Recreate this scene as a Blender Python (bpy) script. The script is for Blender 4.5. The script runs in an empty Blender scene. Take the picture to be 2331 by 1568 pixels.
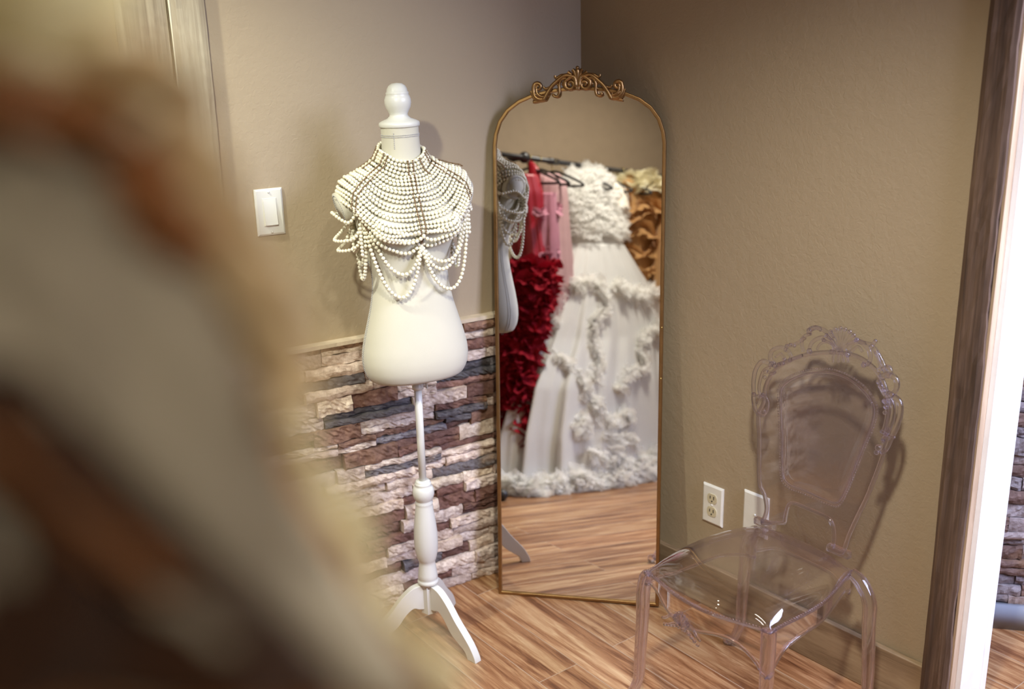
import bpy, bmesh, math, random
import numpy as np
from mathutils import Vector, Matrix
random.seed(7); rng = np.random.default_rng(7)
S = bpy.context.scene
COL = S.collection
PI = math.pi

# ---------------------------------------------------------------- camera
CAM_H = 1.555
R = np.array([[0.99966785, -0.02577189, 0.0],
              [-0.00738064, -0.28628812, 0.95811515],
              [-0.02469244, -0.95779691, -0.28638324]])      # world <- (right, down, forward)
F = 2337.0
CX, CY = 1165.5, 784.0
CAM = np.array([0, 0, CAM_H])
cam_d = bpy.data.cameras.new('camera')
cam = bpy.data.objects.new('camera', cam_d); COL.objects.link(cam)
cam_d.sensor_width = 36.0; cam_d.lens = F / 2331 * 36.0
cam_d.clip_start = 0.01; cam_d.clip_end = 50
M = Matrix(((R[0, 0], -R[0, 1], -R[0, 2], 0), (R[1, 0], -R[1, 1], -R[1, 2], 0), (R[2, 0], -R[2, 1], -R[2, 2], CAM_H), (0, 0, 0, 1)))
cam.matrix_world = M
cam_d.dof.use_dof = True; cam_d.dof.focus_distance = 2.42; cam_d.dof.aperture_fstop = 2.2
S.camera = cam

# ---------------------------------------------------------------- render look
S.view_settings.view_transform = 'Standard'; S.view_settings.look = 'None'
S.view_settings.gamma = 1.0; S.view_settings.exposure = 0.0; S.view_settings.use_curve_mapping = False
cy = S.cycles
cy.max_bounces = 14; cy.transparent_max_bounces = 24; cy.transmission_bounces = 12; cy.glossy_bounces = 6; cy.diffuse_bounces = 4
cy.caustics_reflective = False; cy.caustics_refractive = False; cy.sample_clamp_indirect = 6.0
cy.use_denoising = True

# ---------------------------------------------------------------- world and lamps
W = bpy.data.worlds.new('world'); S.world = W; W.use_nodes = True
W.node_tree.nodes['Background'].inputs[0].default_value = (0.9, 0.8, 0.75, 1)
W.node_tree.nodes['Background'].inputs[1].default_value = 0.12

def look_rot(d):
    return Vector(d).to_track_quat('-Z', 'Y').to_euler()
def spot(name, loc, target, power, color, size=60, blend=0.6, radius=0.04):
    l = bpy.data.lights.new(name, 'SPOT'); l.energy = power; l.color = color
    l.spot_size = math.radians(size); l.spot_blend = blend; l.shadow_soft_size = radius
    o = bpy.data.objects.new(name, l); COL.objects.link(o); o.location = loc
    o.rotation_euler = look_rot(np.array(target) - np.array(loc)); return o
def area(name, loc, target, power, color, sx, sy):
    l = bpy.data.lights.new(name, 'AREA'); l.energy = power; l.color = color; l.shape = 'RECTANGLE'; l.size = sx; l.size_y = sy
    o = bpy.data.objects.new(name, l); COL.objects.link(o); o.location = loc
    o.rotation_euler = look_rot(np.array(target) - np.array(loc)); return o
WARM = (0.96, 0.98, 0.84); COOL = (0.60, 0.66, 1.0)
spot('low_spot_key', (-0.46, 0.95, 2.06), (-0.56, 2.40, 1.20), 88, WARM, 54, 1.0, 0.03)  # unseen light hung well below the ceiling, placed from the shadows
spot('ceiling_spot_corner', (-1.10, 1.70, 2.42), (-0.78, 2.20, 1.20), 105, WARM, 62, 1.0, 0.04)
spot('ceiling_spot_room', (0.22, 0.95, 2.42), (0.40, 2.08, 0.45), 190, (1.0, 0.96, 0.84), 72, 1.0, 0.07)
spot('gown_fill_spot', (0.75, -0.35, 2.42), (-0.15, 0.45, 1.50), 46, (1.0, 0.94, 0.80), 44, 0.9, 0.10)  # added unseen fill, brightens the near gown from the camera side
spot('ceiling_spot_rack', (-0.05, 1.2, 2.42), (-0.42, 0.65, 0.9), 165, (1.0, 0.96, 0.86), 106, 0.9, 0.13)
dl = area('doorway_daylight', (1.75, 0.95, 1.75), (0.75, 2.05, 0.45), 26, COOL, 0.7, 1.5); dl.data.spread = 1.5
area('next_room_daylight', (2.3, 1.3, 2.2), (1.3, 2.3, 0.6), 60, (0.72, 0.78, 1.0), 0.9, 0.9)

# ---------------------------------------------------------------- maths helpers
def nrm(v): v = np.asarray(v, float); return v / np.linalg.norm(v)
def ray(px, py): return nrm(R @ np.array([px - CX, py - CY, F]))
def floor_pt(px, py, h=0.0):
    r = ray(px, py); return CAM + r * (h - CAM_H) / r[2]
NL = np.array([-0.51561, 0.85682, 0.0]); NR = np.array([0.77908, 0.62693, 0.0])
XL = np.array([0.85682, 0.51561, 0.0]); XR = np.array([-0.62693, 0.77908, 0.0])   # both run towards / away: XL to the corner, XR to the corner
DL, DR = 2.45, 2.04
UP = np.array([0, 0, 1.0])
def wall_pt(px, py, N, D):
    r = ray(px, py); return CAM + r * D / (r @ N)
def plane_pt(px, py, P0, N):
    r = ray(px, py); return CAM + r * ((P0 - CAM) @ N) / (r @ N)
def horiz_pt(px, py, d):
    r = ray(px, py); return CAM + r * d / math.hypot(r[0], r[1])

# ---------------------------------------------------------------- mesh helpers
class MB:
    def __init__(s): s.v = []; s.f = []; s.n = 0; s.cols = []
    def add(s, v, f, col=None):
        v = np.asarray(v, float).reshape(-1, 3); s.v.append(v)
        s.f += [tuple(int(i) + s.n for i in q) for q in f]
        if col is not None: s.cols += [col] * len(f)
        s.n += len(v); return s
    def grid(s, G, cu=False, cv=False, flip=False):
        G = np.asarray(G, float); a, b = G.shape[:2]; f = []
        for i in range(a if cu else a - 1):
            for j in range(b if cv else b - 1):
                q = (i * b + j, i * b + (j + 1) % b, ((i + 1) % a) * b + (j + 1) % b, ((i + 1) % a) * b + j)
                f.append(q[::-1] if flip else q)
        return s.add(G.reshape(-1, 3), f)
    def box(s, c, hx, hy, hz, ax=None):
        ax = np.eye(3) if ax is None else np.array(ax); c = np.array(c, float)
        P = [c + ax[0] * hx * i + ax[1] * hy * j + ax[2] * hz * k for i in (-1, 1) for j in (-1, 1) for k in (-1, 1)]
        return s.add(P, [(0, 1, 3, 2), (4, 6, 7, 5), (0, 4, 5, 1), (2, 3, 7, 6), (0, 2, 6, 4), (1, 5, 7, 3)])
    def tube(s, P, r, n=10, closed=False, flat=None, up=None):
        P = np.asarray(P, float); k = len(P); r = np.broadcast_to(np.asarray(r, float), (k,))
        if closed: T = np.roll(P, -1, 0) - np.roll(P, 1, 0)
        else: T = np.gradient(P, axis=0)
        T /= np.linalg.norm(T, axis=1)[:, None] + 1e-12
        ref = np.array(up if up is not None else ([0, 0, 1.0] if abs(T[0][2]) < .9 else [1.0, 0, 0])); G = []
        u = np.cross(ref, T[0]); u /= np.linalg.norm(u) + 1e-12
        for i in range(k):
            if up is not None: u = np.cross(ref, T[i])
            else: u = u - T[i] * (u @ T[i])
            u /= np.linalg.norm(u) + 1e-12
            w = np.cross(T[i], u)
            a = np.arange(n) * 2 * PI / n
            fl = 1.0 if flat is None else flat
            G.append(P[i] + r[i] * (np.cos(a)[:, None] * u * fl + np.sin(a)[:, None] * w))
        b = s.n; s.grid(np.array(G), cu=closed, cv=True)
        if not closed:
            s.f.append(tuple(b + j for j in range(n))[::-1]); s.f.append(tuple(b + (k - 1) * n + j for j in range(n)))
        return s
    def lathe(s, prof, c, n=28):
        c = np.array(c, float); a = np.arange(n) * 2 * PI / n; G = []
        for r, z in prof: G.append(c + np.stack([np.cos(a) * r, np.sin(a) * r, np.full(n, z)], 1))
        b = s.n; s.grid(np.array(G), cv=True)
        s.f.append(tuple(b + j for j in range(n))[::-1]); s.f.append(tuple(b + (len(prof) - 1) * n + j for j in range(n)))
        return s
    def ball(s, c, r, n=10, m=7, sc=(1, 1, 1)):
        V, Fc = sphere(n, m); return s.add(np.array(c) + V * r * np.array(sc), Fc)
    def prism(s, P, d):
        """closed outline P (k,3) extruded by vector d"""
        P = np.asarray(P, float); k = len(P); d = np.array(d, float)
        f = [(i, (i + 1) % k, k + (i + 1) % k, k + i) for i in range(k)] + [tuple(range(k))[::-1], tuple(range(k, 2 * k))]
        return s.add(np.vstack([P, P + d]), f)
    def build(s, name, m, parent=None, smooth=True, bevel=0, origin=None, sub=0, solid=0):
        me = bpy.data.meshes.new(name); V = np.vstack(s.v)
        if origin is not None: V = V - np.array(origin)
        me.from_pydata(V.tolist(), [], s.f); me.update()
        me.materials.append(m)
        bm = bmesh.new(); bm.from_mesh(me); bmesh.ops.recalc_face_normals(bm, faces=bm.faces); bm.to_mesh(me); bm.free()
        if smooth: me.polygons.foreach_set('use_smooth', [True] * len(me.polygons))
        if s.cols:
            ca = me.color_attributes.new('col', 'FLOAT_COLOR', 'CORNER'); k = 0
            buf = np.ones((len(me.loops), 4), np.float32)
            for p, c in zip(me.polygons, s.cols):
                buf[p.loop_start:p.loop_start + p.loop_total, :3] = c
            ca.data.foreach_set('color', buf.ravel())
        o = bpy.data.objects.new(name, me); COL.objects.link(o)
        if origin is not None: o.location = origin
        if parent is not None: 
            o.parent = parent
            o.matrix_parent_inverse = Matrix.Translation(-Vector(world_loc(parent)))
        if bevel:
            b = o.modifiers.new('bevel', 'BEVEL'); b.width = bevel; b.segments = 2; b.limit_method = 'ANGLE'; b.angle_limit = math.radians(40)
            b.harden_normals = False
            if smooth: o.modifiers.new('wn', 'WEIGHTED_NORMAL')
        if sub:
            b = o.modifiers.new('sub', 'SUBSURF'); b.levels = sub; b.render_levels = sub
        if solid:
            b = o.modifiers.new('solid', 'SOLIDIFY'); b.thickness = solid; b.offset = 0
        return o
def world_loc(o):
    return Vector(o.location) if o.parent is None else Vector((0, 0, 0))
_sp = {}
def sphere(n, m):
    if (n, m) in _sp: return _sp[(n, m)]
    V = [(0, 0, 1)]; 
    for i in range(1, m):
        t = PI * i / m
        for j in range(n): a = 2 * PI * j / n; V.append((math.sin(t) * math.cos(a), math.sin(t) * math.sin(a), math.cos(t)))
    V.append((0, 0, -1)); f = []
    for j in range(n): f.append((0, 1 + j, 1 + (j + 1) % n))
    for i in range(m - 2):
        for j in range(n):
            a = 1 + i * n; f.append((a + j, a + n + j, a + n + (j + 1) % n, a + (j + 1) % n))
    e = len(V) - 1; a = 1 + (m - 2) * n
    for j in range(n): f.append((a + j, e, a + (j + 1) % n))
    _sp[(n, m)] = (np.array(V), f); return _sp[(n, m)]
def thing(name, label, cat, loc=(0, 0, 0), group=None):
    o = bpy.data.objects.new(name, None); COL.objects.link(o); o.location = loc; o.empty_display_size = .05
    o['label'] = label; o['category'] = cat
    if group: o['group'] = group
    return o
def tag(o, label, cat, group=None, kind=None):
    o['label'] = label; o['category'] = cat
    if group: o['group'] = group
    if kind: o['kind'] = kind
    return o
def struct(o): o['kind'] = 'structure'; return o
def spline(P, k=8, closed=False):
    P = np.asarray(P, float); n = len(P); out = []
    for i in range(n if closed else n - 1):
        g = lambda j: P[j % n] if closed else P[min(max(j, 0), n - 1)]
        a, b, c, d = g(i - 1), g(i), g(i + 1), g(i + 2)
        for t in np.arange(k) / k:
            out.append(.5 * ((2 * b) + (-a + c) * t + (2 * a - 5 * b + 4 * c - d) * t * t + (-a + 3 * b - 3 * c + d) * t ** 3))
    if not closed: out.append(P[-1])
    return np.array(out)
def resample(P, step):
    P = np.asarray(P, float); d = np.r_[0, np.cumsum(np.linalg.norm(np.diff(P, axis=0), axis=1))]
    k = max(2, int(round(d[-1] / step)) + 1); t = np.linspace(0, d[-1], k)
    return np.stack([np.interp(t, d, P[:, i]) for i in range(P.shape[1])], 1)
def interp_rows(tab, z, zi=0):
    tab = np.asarray(sorted(tab), float); return [np.interp(z, tab[:, 0], tab[:, i]) for i in range(1, tab.shape[1])]

# ---------------------------------------------------------------- materials
def new_mat(name):
    m = bpy.data.materials.new(name); m.use_nodes = True; nt = m.node_tree
    return m, nt, nt.nodes['Principled BSDF']
def nd(nt, t, **k):
    n = nt.nodes.new(t)
    for a, b in k.items():
        if a.startswith('i_'): n.inputs[a[2:].replace('_', ' ')].default_value = b
        else: setattr(n, a, b)
    return n
def L(nt, a, b): nt.links.new(a, b)
def coords(nt, scale=(1, 1, 1), rot=(0, 0, 0)):
    t = nd(nt, 'ShaderNodeTexCoord'); m = nd(nt, 'ShaderNodeMapping'); m.inputs['Scale'].default_value = scale; m.inputs['Rotation'].default_value = rot
    L(nt, t.outputs['Object'], m.inputs[0]); return m.outputs[0]
def bump(nt, p, h, strength, dist):
    b = nd(nt, 'ShaderNodeBump'); b.inputs['Strength'].default_value = strength; b.inputs['Distance'].default_value = dist
    L(nt, h, b.inputs['Height']); L(nt, b.outputs[0], p.inputs['Normal'])
def simple(name, col, rough=.5, metal=0, noise=None, bmp=None, spec=.5, sheen=0, coat=0):
    m, nt, p = new_mat(name); p.inputs['Base Color'].default_value = (*col, 1); p.inputs['Roughness'].default_value = rough
    p.inputs['Metallic'].default_value = metal; p.inputs['Specular IOR Level'].default_value = spec
    if sheen: p.inputs['Sheen Weight'].default_value = sheen
    if coat: p.inputs['Coat Weight'].default_value = coat
    c = coords(nt)
    n = nd(nt, 'ShaderNodeTexNoise'); n.inputs['Scale'].default_value = noise[0] if noise else 20; n.inputs['Detail'].default_value = 5
    L(nt, c, n.inputs[0])
    amt = noise[1] if noise else .04
    r = nd(nt, 'ShaderNodeValToRGB'); L(nt, n.outputs[0], r.inputs[0])
    r.color_ramp.elements[0].position = .3; r.color_ramp.elements[1].position = .7
    r.color_ramp.elements[0].color = tuple(x * (1 - amt) for x in col) + (1,); r.color_ramp.elements[1].color = tuple(min(1, x * (1 + amt)) for x in col) + (1,)
    L(nt, r.outputs[0], p.inputs['Base Color'])
    if bmp:
        n2 = nd(nt, 'ShaderNodeTexNoise'); n2.inputs['Scale'].default_value = bmp[0]; n2.inputs['Detail'].default_value = 4
        L(nt, c, n2.inputs[0]); bump(nt, p, n2.outputs[0], bmp[1], bmp[2])
    return m
def paint_mat():
    m, nt, p = new_mat('taupe_wall_paint'); c = coords(nt)
    n = nd(nt, 'ShaderNodeTexNoise', i_Scale=2.5, i_Detail=4.0); L(nt, c, n.inputs[0])
    r = nd(nt, 'ShaderNodeValToRGB'); r.color_ramp.elements[0].color = (.375, .292, .186, 1); r.color_ramp.elements[1].color = (.415, .326, .212, 1)
    L(nt, n.outputs[0], r.inputs[0]); L(nt, r.outputs[0], p.inputs['Base Color']); p.inputs['Roughness'].default_value = .62
    a = nd(nt, 'ShaderNodeTexNoise', i_Scale=95.0, i_Detail=3.0, i_Distortion=.8); L(nt, c, a.inputs[0])
    b = nd(nt, 'ShaderNodeTexNoise', i_Scale=28.0, i_Detail=2.0); L(nt, c, b.inputs[0])
    x = nd(nt, 'ShaderNodeMath', operation='ADD'); L(nt, a.outputs[0], x.inputs[0]); L(nt, b.outputs[0], x.inputs[1])
    bump(nt, p, x.outputs[0], .28, .003); return m
def wood_mat(name, cols, grain=(90, 90, 4), seam=None, rough=.5, rot=0, gaps=(.30, .23, .18)):
    """seam = (length, width): plank layout in the object's XY plane"""
    m, nt, p = new_mat(name); p.inputs['Roughness'].default_value = rough
    c0 = coords(nt, rot=(0, 0, rot))
    if seam:
        bt = nd(nt, 'ShaderNodeTexBrick'); L(nt, c0, bt.inputs[0]); bt.offset = .37; bt.squash = 1
        bt.inputs['Scale'].default_value = 1; bt.inputs['Brick Width'].default_value = seam[0]; bt.inputs['Row Height'].default_value = seam[1]
        bt.inputs['Mortar Size'].default_value = .0011; bt.inputs['Mortar Smooth'].default_value = .3
        bt.inputs['Color1'].default_value = (0, 0, 0, 1); bt.inputs['Color2'].default_value = (1, 1, 1, 1)
        off = nd(nt, 'ShaderNodeVectorMath', operation='MULTIPLY'); L(nt, bt.outputs['Color'], off.inputs[0]); off.inputs[1].default_value = (7, 3, 5)
        ad = nd(nt, 'ShaderNodeVectorMath', operation='ADD'); L(nt, c0, ad.inputs[0]); L(nt, off.outputs[0], ad.inputs[1]); base = ad.outputs[0]
    else: base = c0
    mp = nd(nt, 'ShaderNodeMapping'); mp.inputs['Scale'].default_value = grain; L(nt, base, mp.inputs[0])
    n1 = nd(nt, 'ShaderNodeTexNoise', i_Scale=1.0, i_Detail=8.0, i_Roughness=.68, i_Distortion=.7); L(nt, mp.outputs[0], n1.inputs[0])
    mp2 = nd(nt, 'ShaderNodeMapping'); mp2.inputs['Scale'].default_value = tuple(g * .16 for g in grain); L(nt, base, mp2.inputs[0])
    n2 = nd(nt, 'ShaderNodeTexNoise', i_Scale=1.0, i_Detail=5.0, i_Distortion=2.2); L(nt, mp2.outputs[0], n2.inputs[0])
    x = nd(nt, 'ShaderNodeMath', operation='MULTIPLY_ADD'); x.inputs[1].default_value = .55; L(nt, n1.outputs[0], x.inputs[0])
    y = nd(nt, 'ShaderNodeMath', operation='MULTIPLY'); y.inputs[1].default_value = .5; L(nt, n2.outputs[0], y.inputs[0]); L(nt, y.outputs[0], x.inputs[2])
    r = nd(nt, 'ShaderNodeValToRGB'); L(nt, x.outputs[0], r.inputs[0]); cr = r.color_ramp
    pos = np.linspace(.36, .68, len(cols))
    while len(cr.elements) < len(cols): cr.elements.new(.5)
    for e, q, cc in zip(cr.elements, pos, cols): e.position = q; e.color = (*cc, 1)
    out = r.outputs[0]
    if seam:
        mx = nd(nt, 'ShaderNodeMix', data_type='RGBA'); mx.blend_type = 'MULTIPLY'; mx.inputs[0].default_value = .22
        L(nt, out, mx.inputs[6]); L(nt, bt.outputs['Color'], mx.inputs[7])
        m3 = nd(nt, 'ShaderNodeMix', data_type='RGBA'); L(nt, bt.outputs['Fac'], m3.inputs[0]); L(nt, mx.outputs[2], m3.inputs[6]); m3.inputs[7].default_value = (*gaps, 1)
        out = m3.outputs[2]
    L(nt, out, p.inputs['Base Color']); bump(nt, p, x.outputs[0], .25, .0015)
    return m
def attr_stone():
    m, nt, p = new_mat('split_ledge_stone'); c = coords(nt)
    a = nd(nt, 'ShaderNodeAttribute', attribute_name='col')
    n = nd(nt, 'ShaderNodeTexNoise', i_Scale=55.0, i_Detail=7.0, i_Roughness=.65); L(nt, c, n.inputs[0])
    r = nd(nt, 'ShaderNodeValToRGB'); L(nt, n.outputs[0], r.inputs[0]); r.color_ramp.elements[0].position = .33; r.color_ramp.elements[1].position = .62
    r.color_ramp.elements[0].color = (.55, .46, .40, 1); r.color_ramp.elements[1].color = (1.15, 1.13, 1.1, 1)
    mx = nd(nt, 'ShaderNodeMix', data_type='RGBA'); mx.blend_type = 'MULTIPLY'; mx.inputs[0].default_value = .85
    L(nt, a.outputs['Color'], mx.inputs[6]); L(nt, r.outputs[0], mx.inputs[7])
    n2 = nd(nt, 'ShaderNodeTexNoise', i_Scale=11.0, i_Detail=3.0); L(nt, c, n2.inputs[0])
    r2 = nd(nt, 'ShaderNodeValToRGB'); L(nt, n2.outputs[0], r2.inputs[0]); r2.color_ramp.elements[0].position = .58; r2.color_ramp.elements[1].position = .72
    m2 = nd(nt, 'ShaderNodeMix', data_type='RGBA'); m2.blend_type = 'MIX'
    k = nd(nt, 'ShaderNodeMath', operation='MULTIPLY'); k.inputs[1].default_value = .45; L(nt, r2.outputs[0], k.inputs[0]); L(nt, k.outputs[0], m2.inputs[0])
    L(nt, mx.outputs[2], m2.inputs[6]); m2.inputs[7].default_value = (.36, .20, .09, 1)
    L(nt, m2.outputs[2], p.inputs['Base Color']); p.inputs['Roughness'].default_value = .75
    n3 = nd(nt, 'ShaderNodeTexNoise', i_Scale=120.0, i_Detail=6.0, i_Roughness=.7); L(nt, c, n3.inputs[0])
    bump(nt, p, n3.outputs[0], .8, .004); return m
def fabric(name, col, rough=.9, transl=.0, trans=0.0, weave=900, sheen=.2, var=.06, wrinkle=0):
    m, nt, p = new_mat(name); c = coords(nt)
    n = nd(nt, 'ShaderNodeTexNoise', i_Scale=9.0, i_Detail=5.0); L(nt, c, n.inputs[0])
    r = nd(nt, 'ShaderNodeValToRGB'); L(nt, n.outputs[0], r.inputs[0]); r.color_ramp.elements[0].position = .3; r.color_ramp.elements[1].position = .7
    r.color_ramp.elements[0].color = tuple(x * (1 - var) for x in col) + (1,); r.color_ramp.elements[1].color = tuple(min(1, x * (1 + var)) for x in col) + (1,)
    L(nt, r.outputs[0], p.inputs['Base Color']); p.inputs['Roughness'].default_value = rough; p.inputs['Sheen Weight'].default_value = sheen
    p.inputs['Specular IOR Level'].default_value = .25 if rough > .6 else .6
    w = nd(nt, 'ShaderNodeTexNoise', i_Scale=float(weave), i_Detail=1.0); L(nt, c, w.inputs[0])
    bump(nt, p, w.outputs[0], .3, .0006)
    out = nt.nodes['Material Output']; sh = p.outputs[0]
    if transl:
        t = nd(nt, 'ShaderNodeBsdfTranslucent'); L(nt, r.outputs[0], t.inputs[0]); mx = nd(nt, 'ShaderNodeMixShader'); mx.inputs[0].default_value = transl
        L(nt, sh, mx.inputs[1]); L(nt, t.outputs[0], mx.inputs[2]); sh = mx.outputs[0]
    if trans:
        t = nd(nt, 'ShaderNodeBsdfTransparent'); mx = nd(nt, 'ShaderNodeMixShader'); mx.inputs[0].default_value = trans
        L(nt, sh, mx.inputs[1]); L(nt, t.outputs[0], mx.inputs[2]); sh = mx.outputs[0]
    L(nt, sh, out.inputs[0]); return m
def acrylic(name, clear, rough=0.02):
    """clear moulded plastic: mostly see-through, lavender at grazing edges, mirror-like skin"""
    m, nt, p = new_mat(name); out = nt.nodes['Material Output']
    p.inputs['Base Color'].default_value = (.90, .875, .97, 1); p.inputs['Transmission Weight'].default_value = 1; p.inputs['IOR'].default_value = 1.46
    p.inputs['Roughness'].default_value = rough
    t = nd(nt, 'ShaderNodeBsdfTransparent'); lw = nd(nt, 'ShaderNodeLayerWeight'); lw.inputs[0].default_value = .5
    r = nd(nt, 'ShaderNodeValToRGB'); L(nt, lw.outputs['Facing'], r.inputs[0])
    r.color_ramp.elements[0].color = (.975, .965, .98, 1); r.color_ramp.elements[1].color = (.64, .55, .78, 1); r.color_ramp.elements[0].position = .5
    L(nt, r.outputs[0], t.inputs[0])
    g = nd(nt, 'ShaderNodeBsdfGlossy'); g.inputs['Roughness'].default_value = .03; g.inputs[0].default_value = (1, 1, 1, 1)
    pw = nd(nt, 'ShaderNodeMath', operation='POWER'); L(nt, lw.outputs['Facing'], pw.inputs[0]); pw.inputs[1].default_value = 2.2
    fr = nd(nt, 'ShaderNodeMath', operation='MULTIPLY_ADD'); L(nt, pw.outputs[0], fr.inputs[0]); fr.inputs[1].default_value = .9; fr.inputs[2].default_value = .035
    a = nd(nt, 'ShaderNodeMixShader'); L(nt, fr.outputs[0], a.inputs[0]); L(nt, t.outputs[0], a.inputs[1]); L(nt, g.outputs[0], a.inputs[2])
    b = nd(nt, 'ShaderNodeMixShader'); b.inputs[0].default_value = clear; L(nt, p.outputs[0], b.inputs[1]); L(nt, a.outputs[0], b.inputs[2])
    L(nt, b.outputs[0], out.inputs[0]); return m

M_PAINT = paint_mat()
M_CEIL = simple('ceiling_white', (.72, .68, .6), .8)
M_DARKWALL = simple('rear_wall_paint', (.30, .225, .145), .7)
M_WHITE = simple('white_plastic', (.80, .79, .72), .35, bmp=(200, .05, .001))
M_IVORY = simple('ivory_plastic', (.62, .56, .38), .35)
M_SLOT = simple('dark_slot', (.02, .015, .01), .6)
M_STEEL = simple('screw_metal', (.6, .6, .58), .35, metal=1)
M_STAND = simple('white_painted_wood', (.64, .63, .57), .38, noise=(6, .03), bmp=(60, .06, .001), coat=.15)
M_JAMB = simple('white_gloss_paint', (.88, .88, .9), .3)
M_FORM = fabric('cream_jersey', (.56, .53, .43), .95, weave=1400, sheen=.15, var=.03)
M_STITCH = simple('grey_stitching', (.42, .41, .42), .8)
M_TAPE = simple('rear_seam_tape', (.50, .46, .40), .8)
M_PEARL = simple('ivory_pearl', (.76, .72, .56), .22, noise=(300, .05), spec=.8, coat=.6)
M_CHAIN = simple('antique_chain', (.26, .165, .085), .45, metal=.7)
M_GOLD = simple('antique_gold', (.36, .215, .09), .33, metal=1, noise=(40, .25), bmp=(90, .12, .001))
M_FRAMEGOLD = simple('brushed_gold', (.34, .20, .08), .36, metal=1, noise=(30, .12))
M_BLACK = simple('black_pipe', (.018, .016, .016), .38)
M_HOOK = simple('brass_hook', (.85, .68, .25), .25, metal=1)
M_TIMBER = wood_mat('weathered_barn_timber', [(.03, .018, .011), (.075, .043, .025), (.12, .072, .044), (.20, .13, .085)], grain=(90, 90, 3.2), rough=.8)
M_GREYTIMBER = wood_mat('grey_weathered_board', [(.12, .09, .06), (.24, .19, .13), (.36, .30, .21), (.46, .40, .29)], grain=(80, 80, 3.0), rough=.85)
M_PALEWOOD = wood_mat('raw_timber_edge', [(.32, .22, .13), (.45, .32, .2), (.55, .42, .28)], grain=(60, 60, 4), rough=.8)
M_PINE = wood_mat('pine_baseboard', [(.15, .10, .055), (.25, .17, .095), (.34, .24, .14), (.40, .30, .18)], grain=(6, 60, 60), rough=.6)
M_STONE = attr_stone()
m, nt, p = new_mat('mirror_silver'); p.inputs['Metallic'].default_value = 1; p.inputs['Roughness'].default_value = 0; p.inputs['Base Color'].default_value = (.93, .92, .90, 1); M_MIRROR = m
M_ACR = acrylic('clear_acrylic', .30); M_ACR_THIN = acrylic('clear_acrylic_sheet', .97)

# ================================================================ ROOM
H_CEIL = 2.45
# corner of the two walls
K = np.linalg.solve(np.array([NL[:2], NR[:2]]), np.array([DL, DR])); K = np.array([K[0], K[1], 0])
# rear (rack) wall runs parallel to the right wall
def wall_slab(name, a, b, nout, z0, z1, m, t=.1):
    a = np.array(a, float); b = np.array(b, float); a[2] = b[2] = 0
    P = [a + UP * z0, b + UP * z0, b + UP * z1, a + UP * z1]
    mb = MB().prism(P, np.array(nout) * t)
    return struct(mb.build(name, m, smooth=False, origin=None))

# right wall: from corner to the door opening
timb = lambda px, py: wall_pt(px, py, NR, DR - .024)
def sR(P): return (np.array(P) - K) @ (-XR)      # distance from the corner along the right wall
s_t0 = sR(timb(2173, 784)); s_t1 = sR(timb(2238, 784)); s_end = s_t1 + .002
Rp = lambda s, off=0, z=0: K - XR * s - NR * off + UP * z          # off = into the room
Lp = lambda s, off=0, z=0: K - XL * s - NL * off + UP * z
WALL_T = .115
wall_slab('wall_right', Rp(-.1), Rp(s_end), NR, 0, H_CEIL, M_PAINT, WALL_T)
wall_slab('wall_left', Lp(-.12), Lp(2.6), NL, 0, H_CEIL, M_PAINT, .1)
REAR = 2.42     # distance between the right wall and the wall behind the rack
Q1 = Lp(0) * 0 + np.array([0, 0, 0.])
def isect(N1, D1, N2, D2):
    q = np.linalg.solve(np.array([N1[:2], N2[:2]]), np.array([D1, D2])); return np.array([q[0], q[1], 0])
NRr = -NR; DRr = REAR - DR
A1 = isect(NL, DL, NRr, DRr)                       # left / rear-side corner
A2 = A1 - XR * 4.4                                  # runs past the camera
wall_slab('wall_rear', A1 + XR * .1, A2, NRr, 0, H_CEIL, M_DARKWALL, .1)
A3 = Rp(s_end + 1.1 + 2.2)
wall_slab('wall_back', A2, A3, -XR, 0, H_CEIL, M_PAINT, .1)
wall_slab('wall_entry', Rp(s_end + 1.05), A3, NR, 0, H_CEIL, M_PAINT, .1)
# next room shell
B0 = K + NR * 2.4
wall_slab('wall_next_room', K + NR * .1 + XR * .4, K + NR * 3.2 + XR * .4, XR, 0, H_CEIL, M_PAINT, .1)
wall_slab('wall_next_room_far', K + NR * 3.2 + XR * .5, K + NR * 3.2 - XR * 3.6, NR, 0, H_CEIL, M_PAINT, .1)

# floor planks run parallel to the rack wall, seams along XR
prx = math.atan2(XR[1], XR[0])
M_FLOOR = wood_mat('hickory_laminate', [(.080, .026, .009), (.18, .070, .026), (.31, .145, .062), (.44, .25, .12), (.56, .37, .20)], grain=(6, 75, 40), seam=(1.2, .125), rough=.38, gaps=(.40, .30, .21))
fl = MB().box((0, 0, -.03), 4.5, 4.5, .03).build('floor', M_FLOOR, smooth=False, origin=None); struct(fl)
fl.location = (.2, 1.4, 0)
fl.rotation_euler = (0, 0, math.atan2(.80, -.60))
ce = struct(MB().box((0, 0, H_CEIL + .03), 4.5, 4.5, .03).build('ceiling', M_CEIL, smooth=False))
ce.location = (.2, 1.4, 0)

# baseboard, right wall
bb = MB(); a0, a1 = Rp(0.02), Rp(s_t0 + .004)
bb.box((a0 + a1) / 2 - NR * .0085 + UP * .0645, np.linalg.norm(a1 - a0) / 2, .0085, .0645, [-XR, NR, UP])
o = struct(bb.build('baseboard_right', M_PINE, smooth=True, bevel=.003, origin=tuple(Rp(0))))
# rotate texture space: pine grain along the wall
def aligned(o, ax):
    """re-express mesh in a frame whose X axis is ax"""
    a = math.atan2(ax[1], ax[0]); o.data.transform(Matrix.Rotation(-a, 4, 'Z')); o.rotation_euler = (0, 0, a)
aligned(o, -XR)

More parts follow.
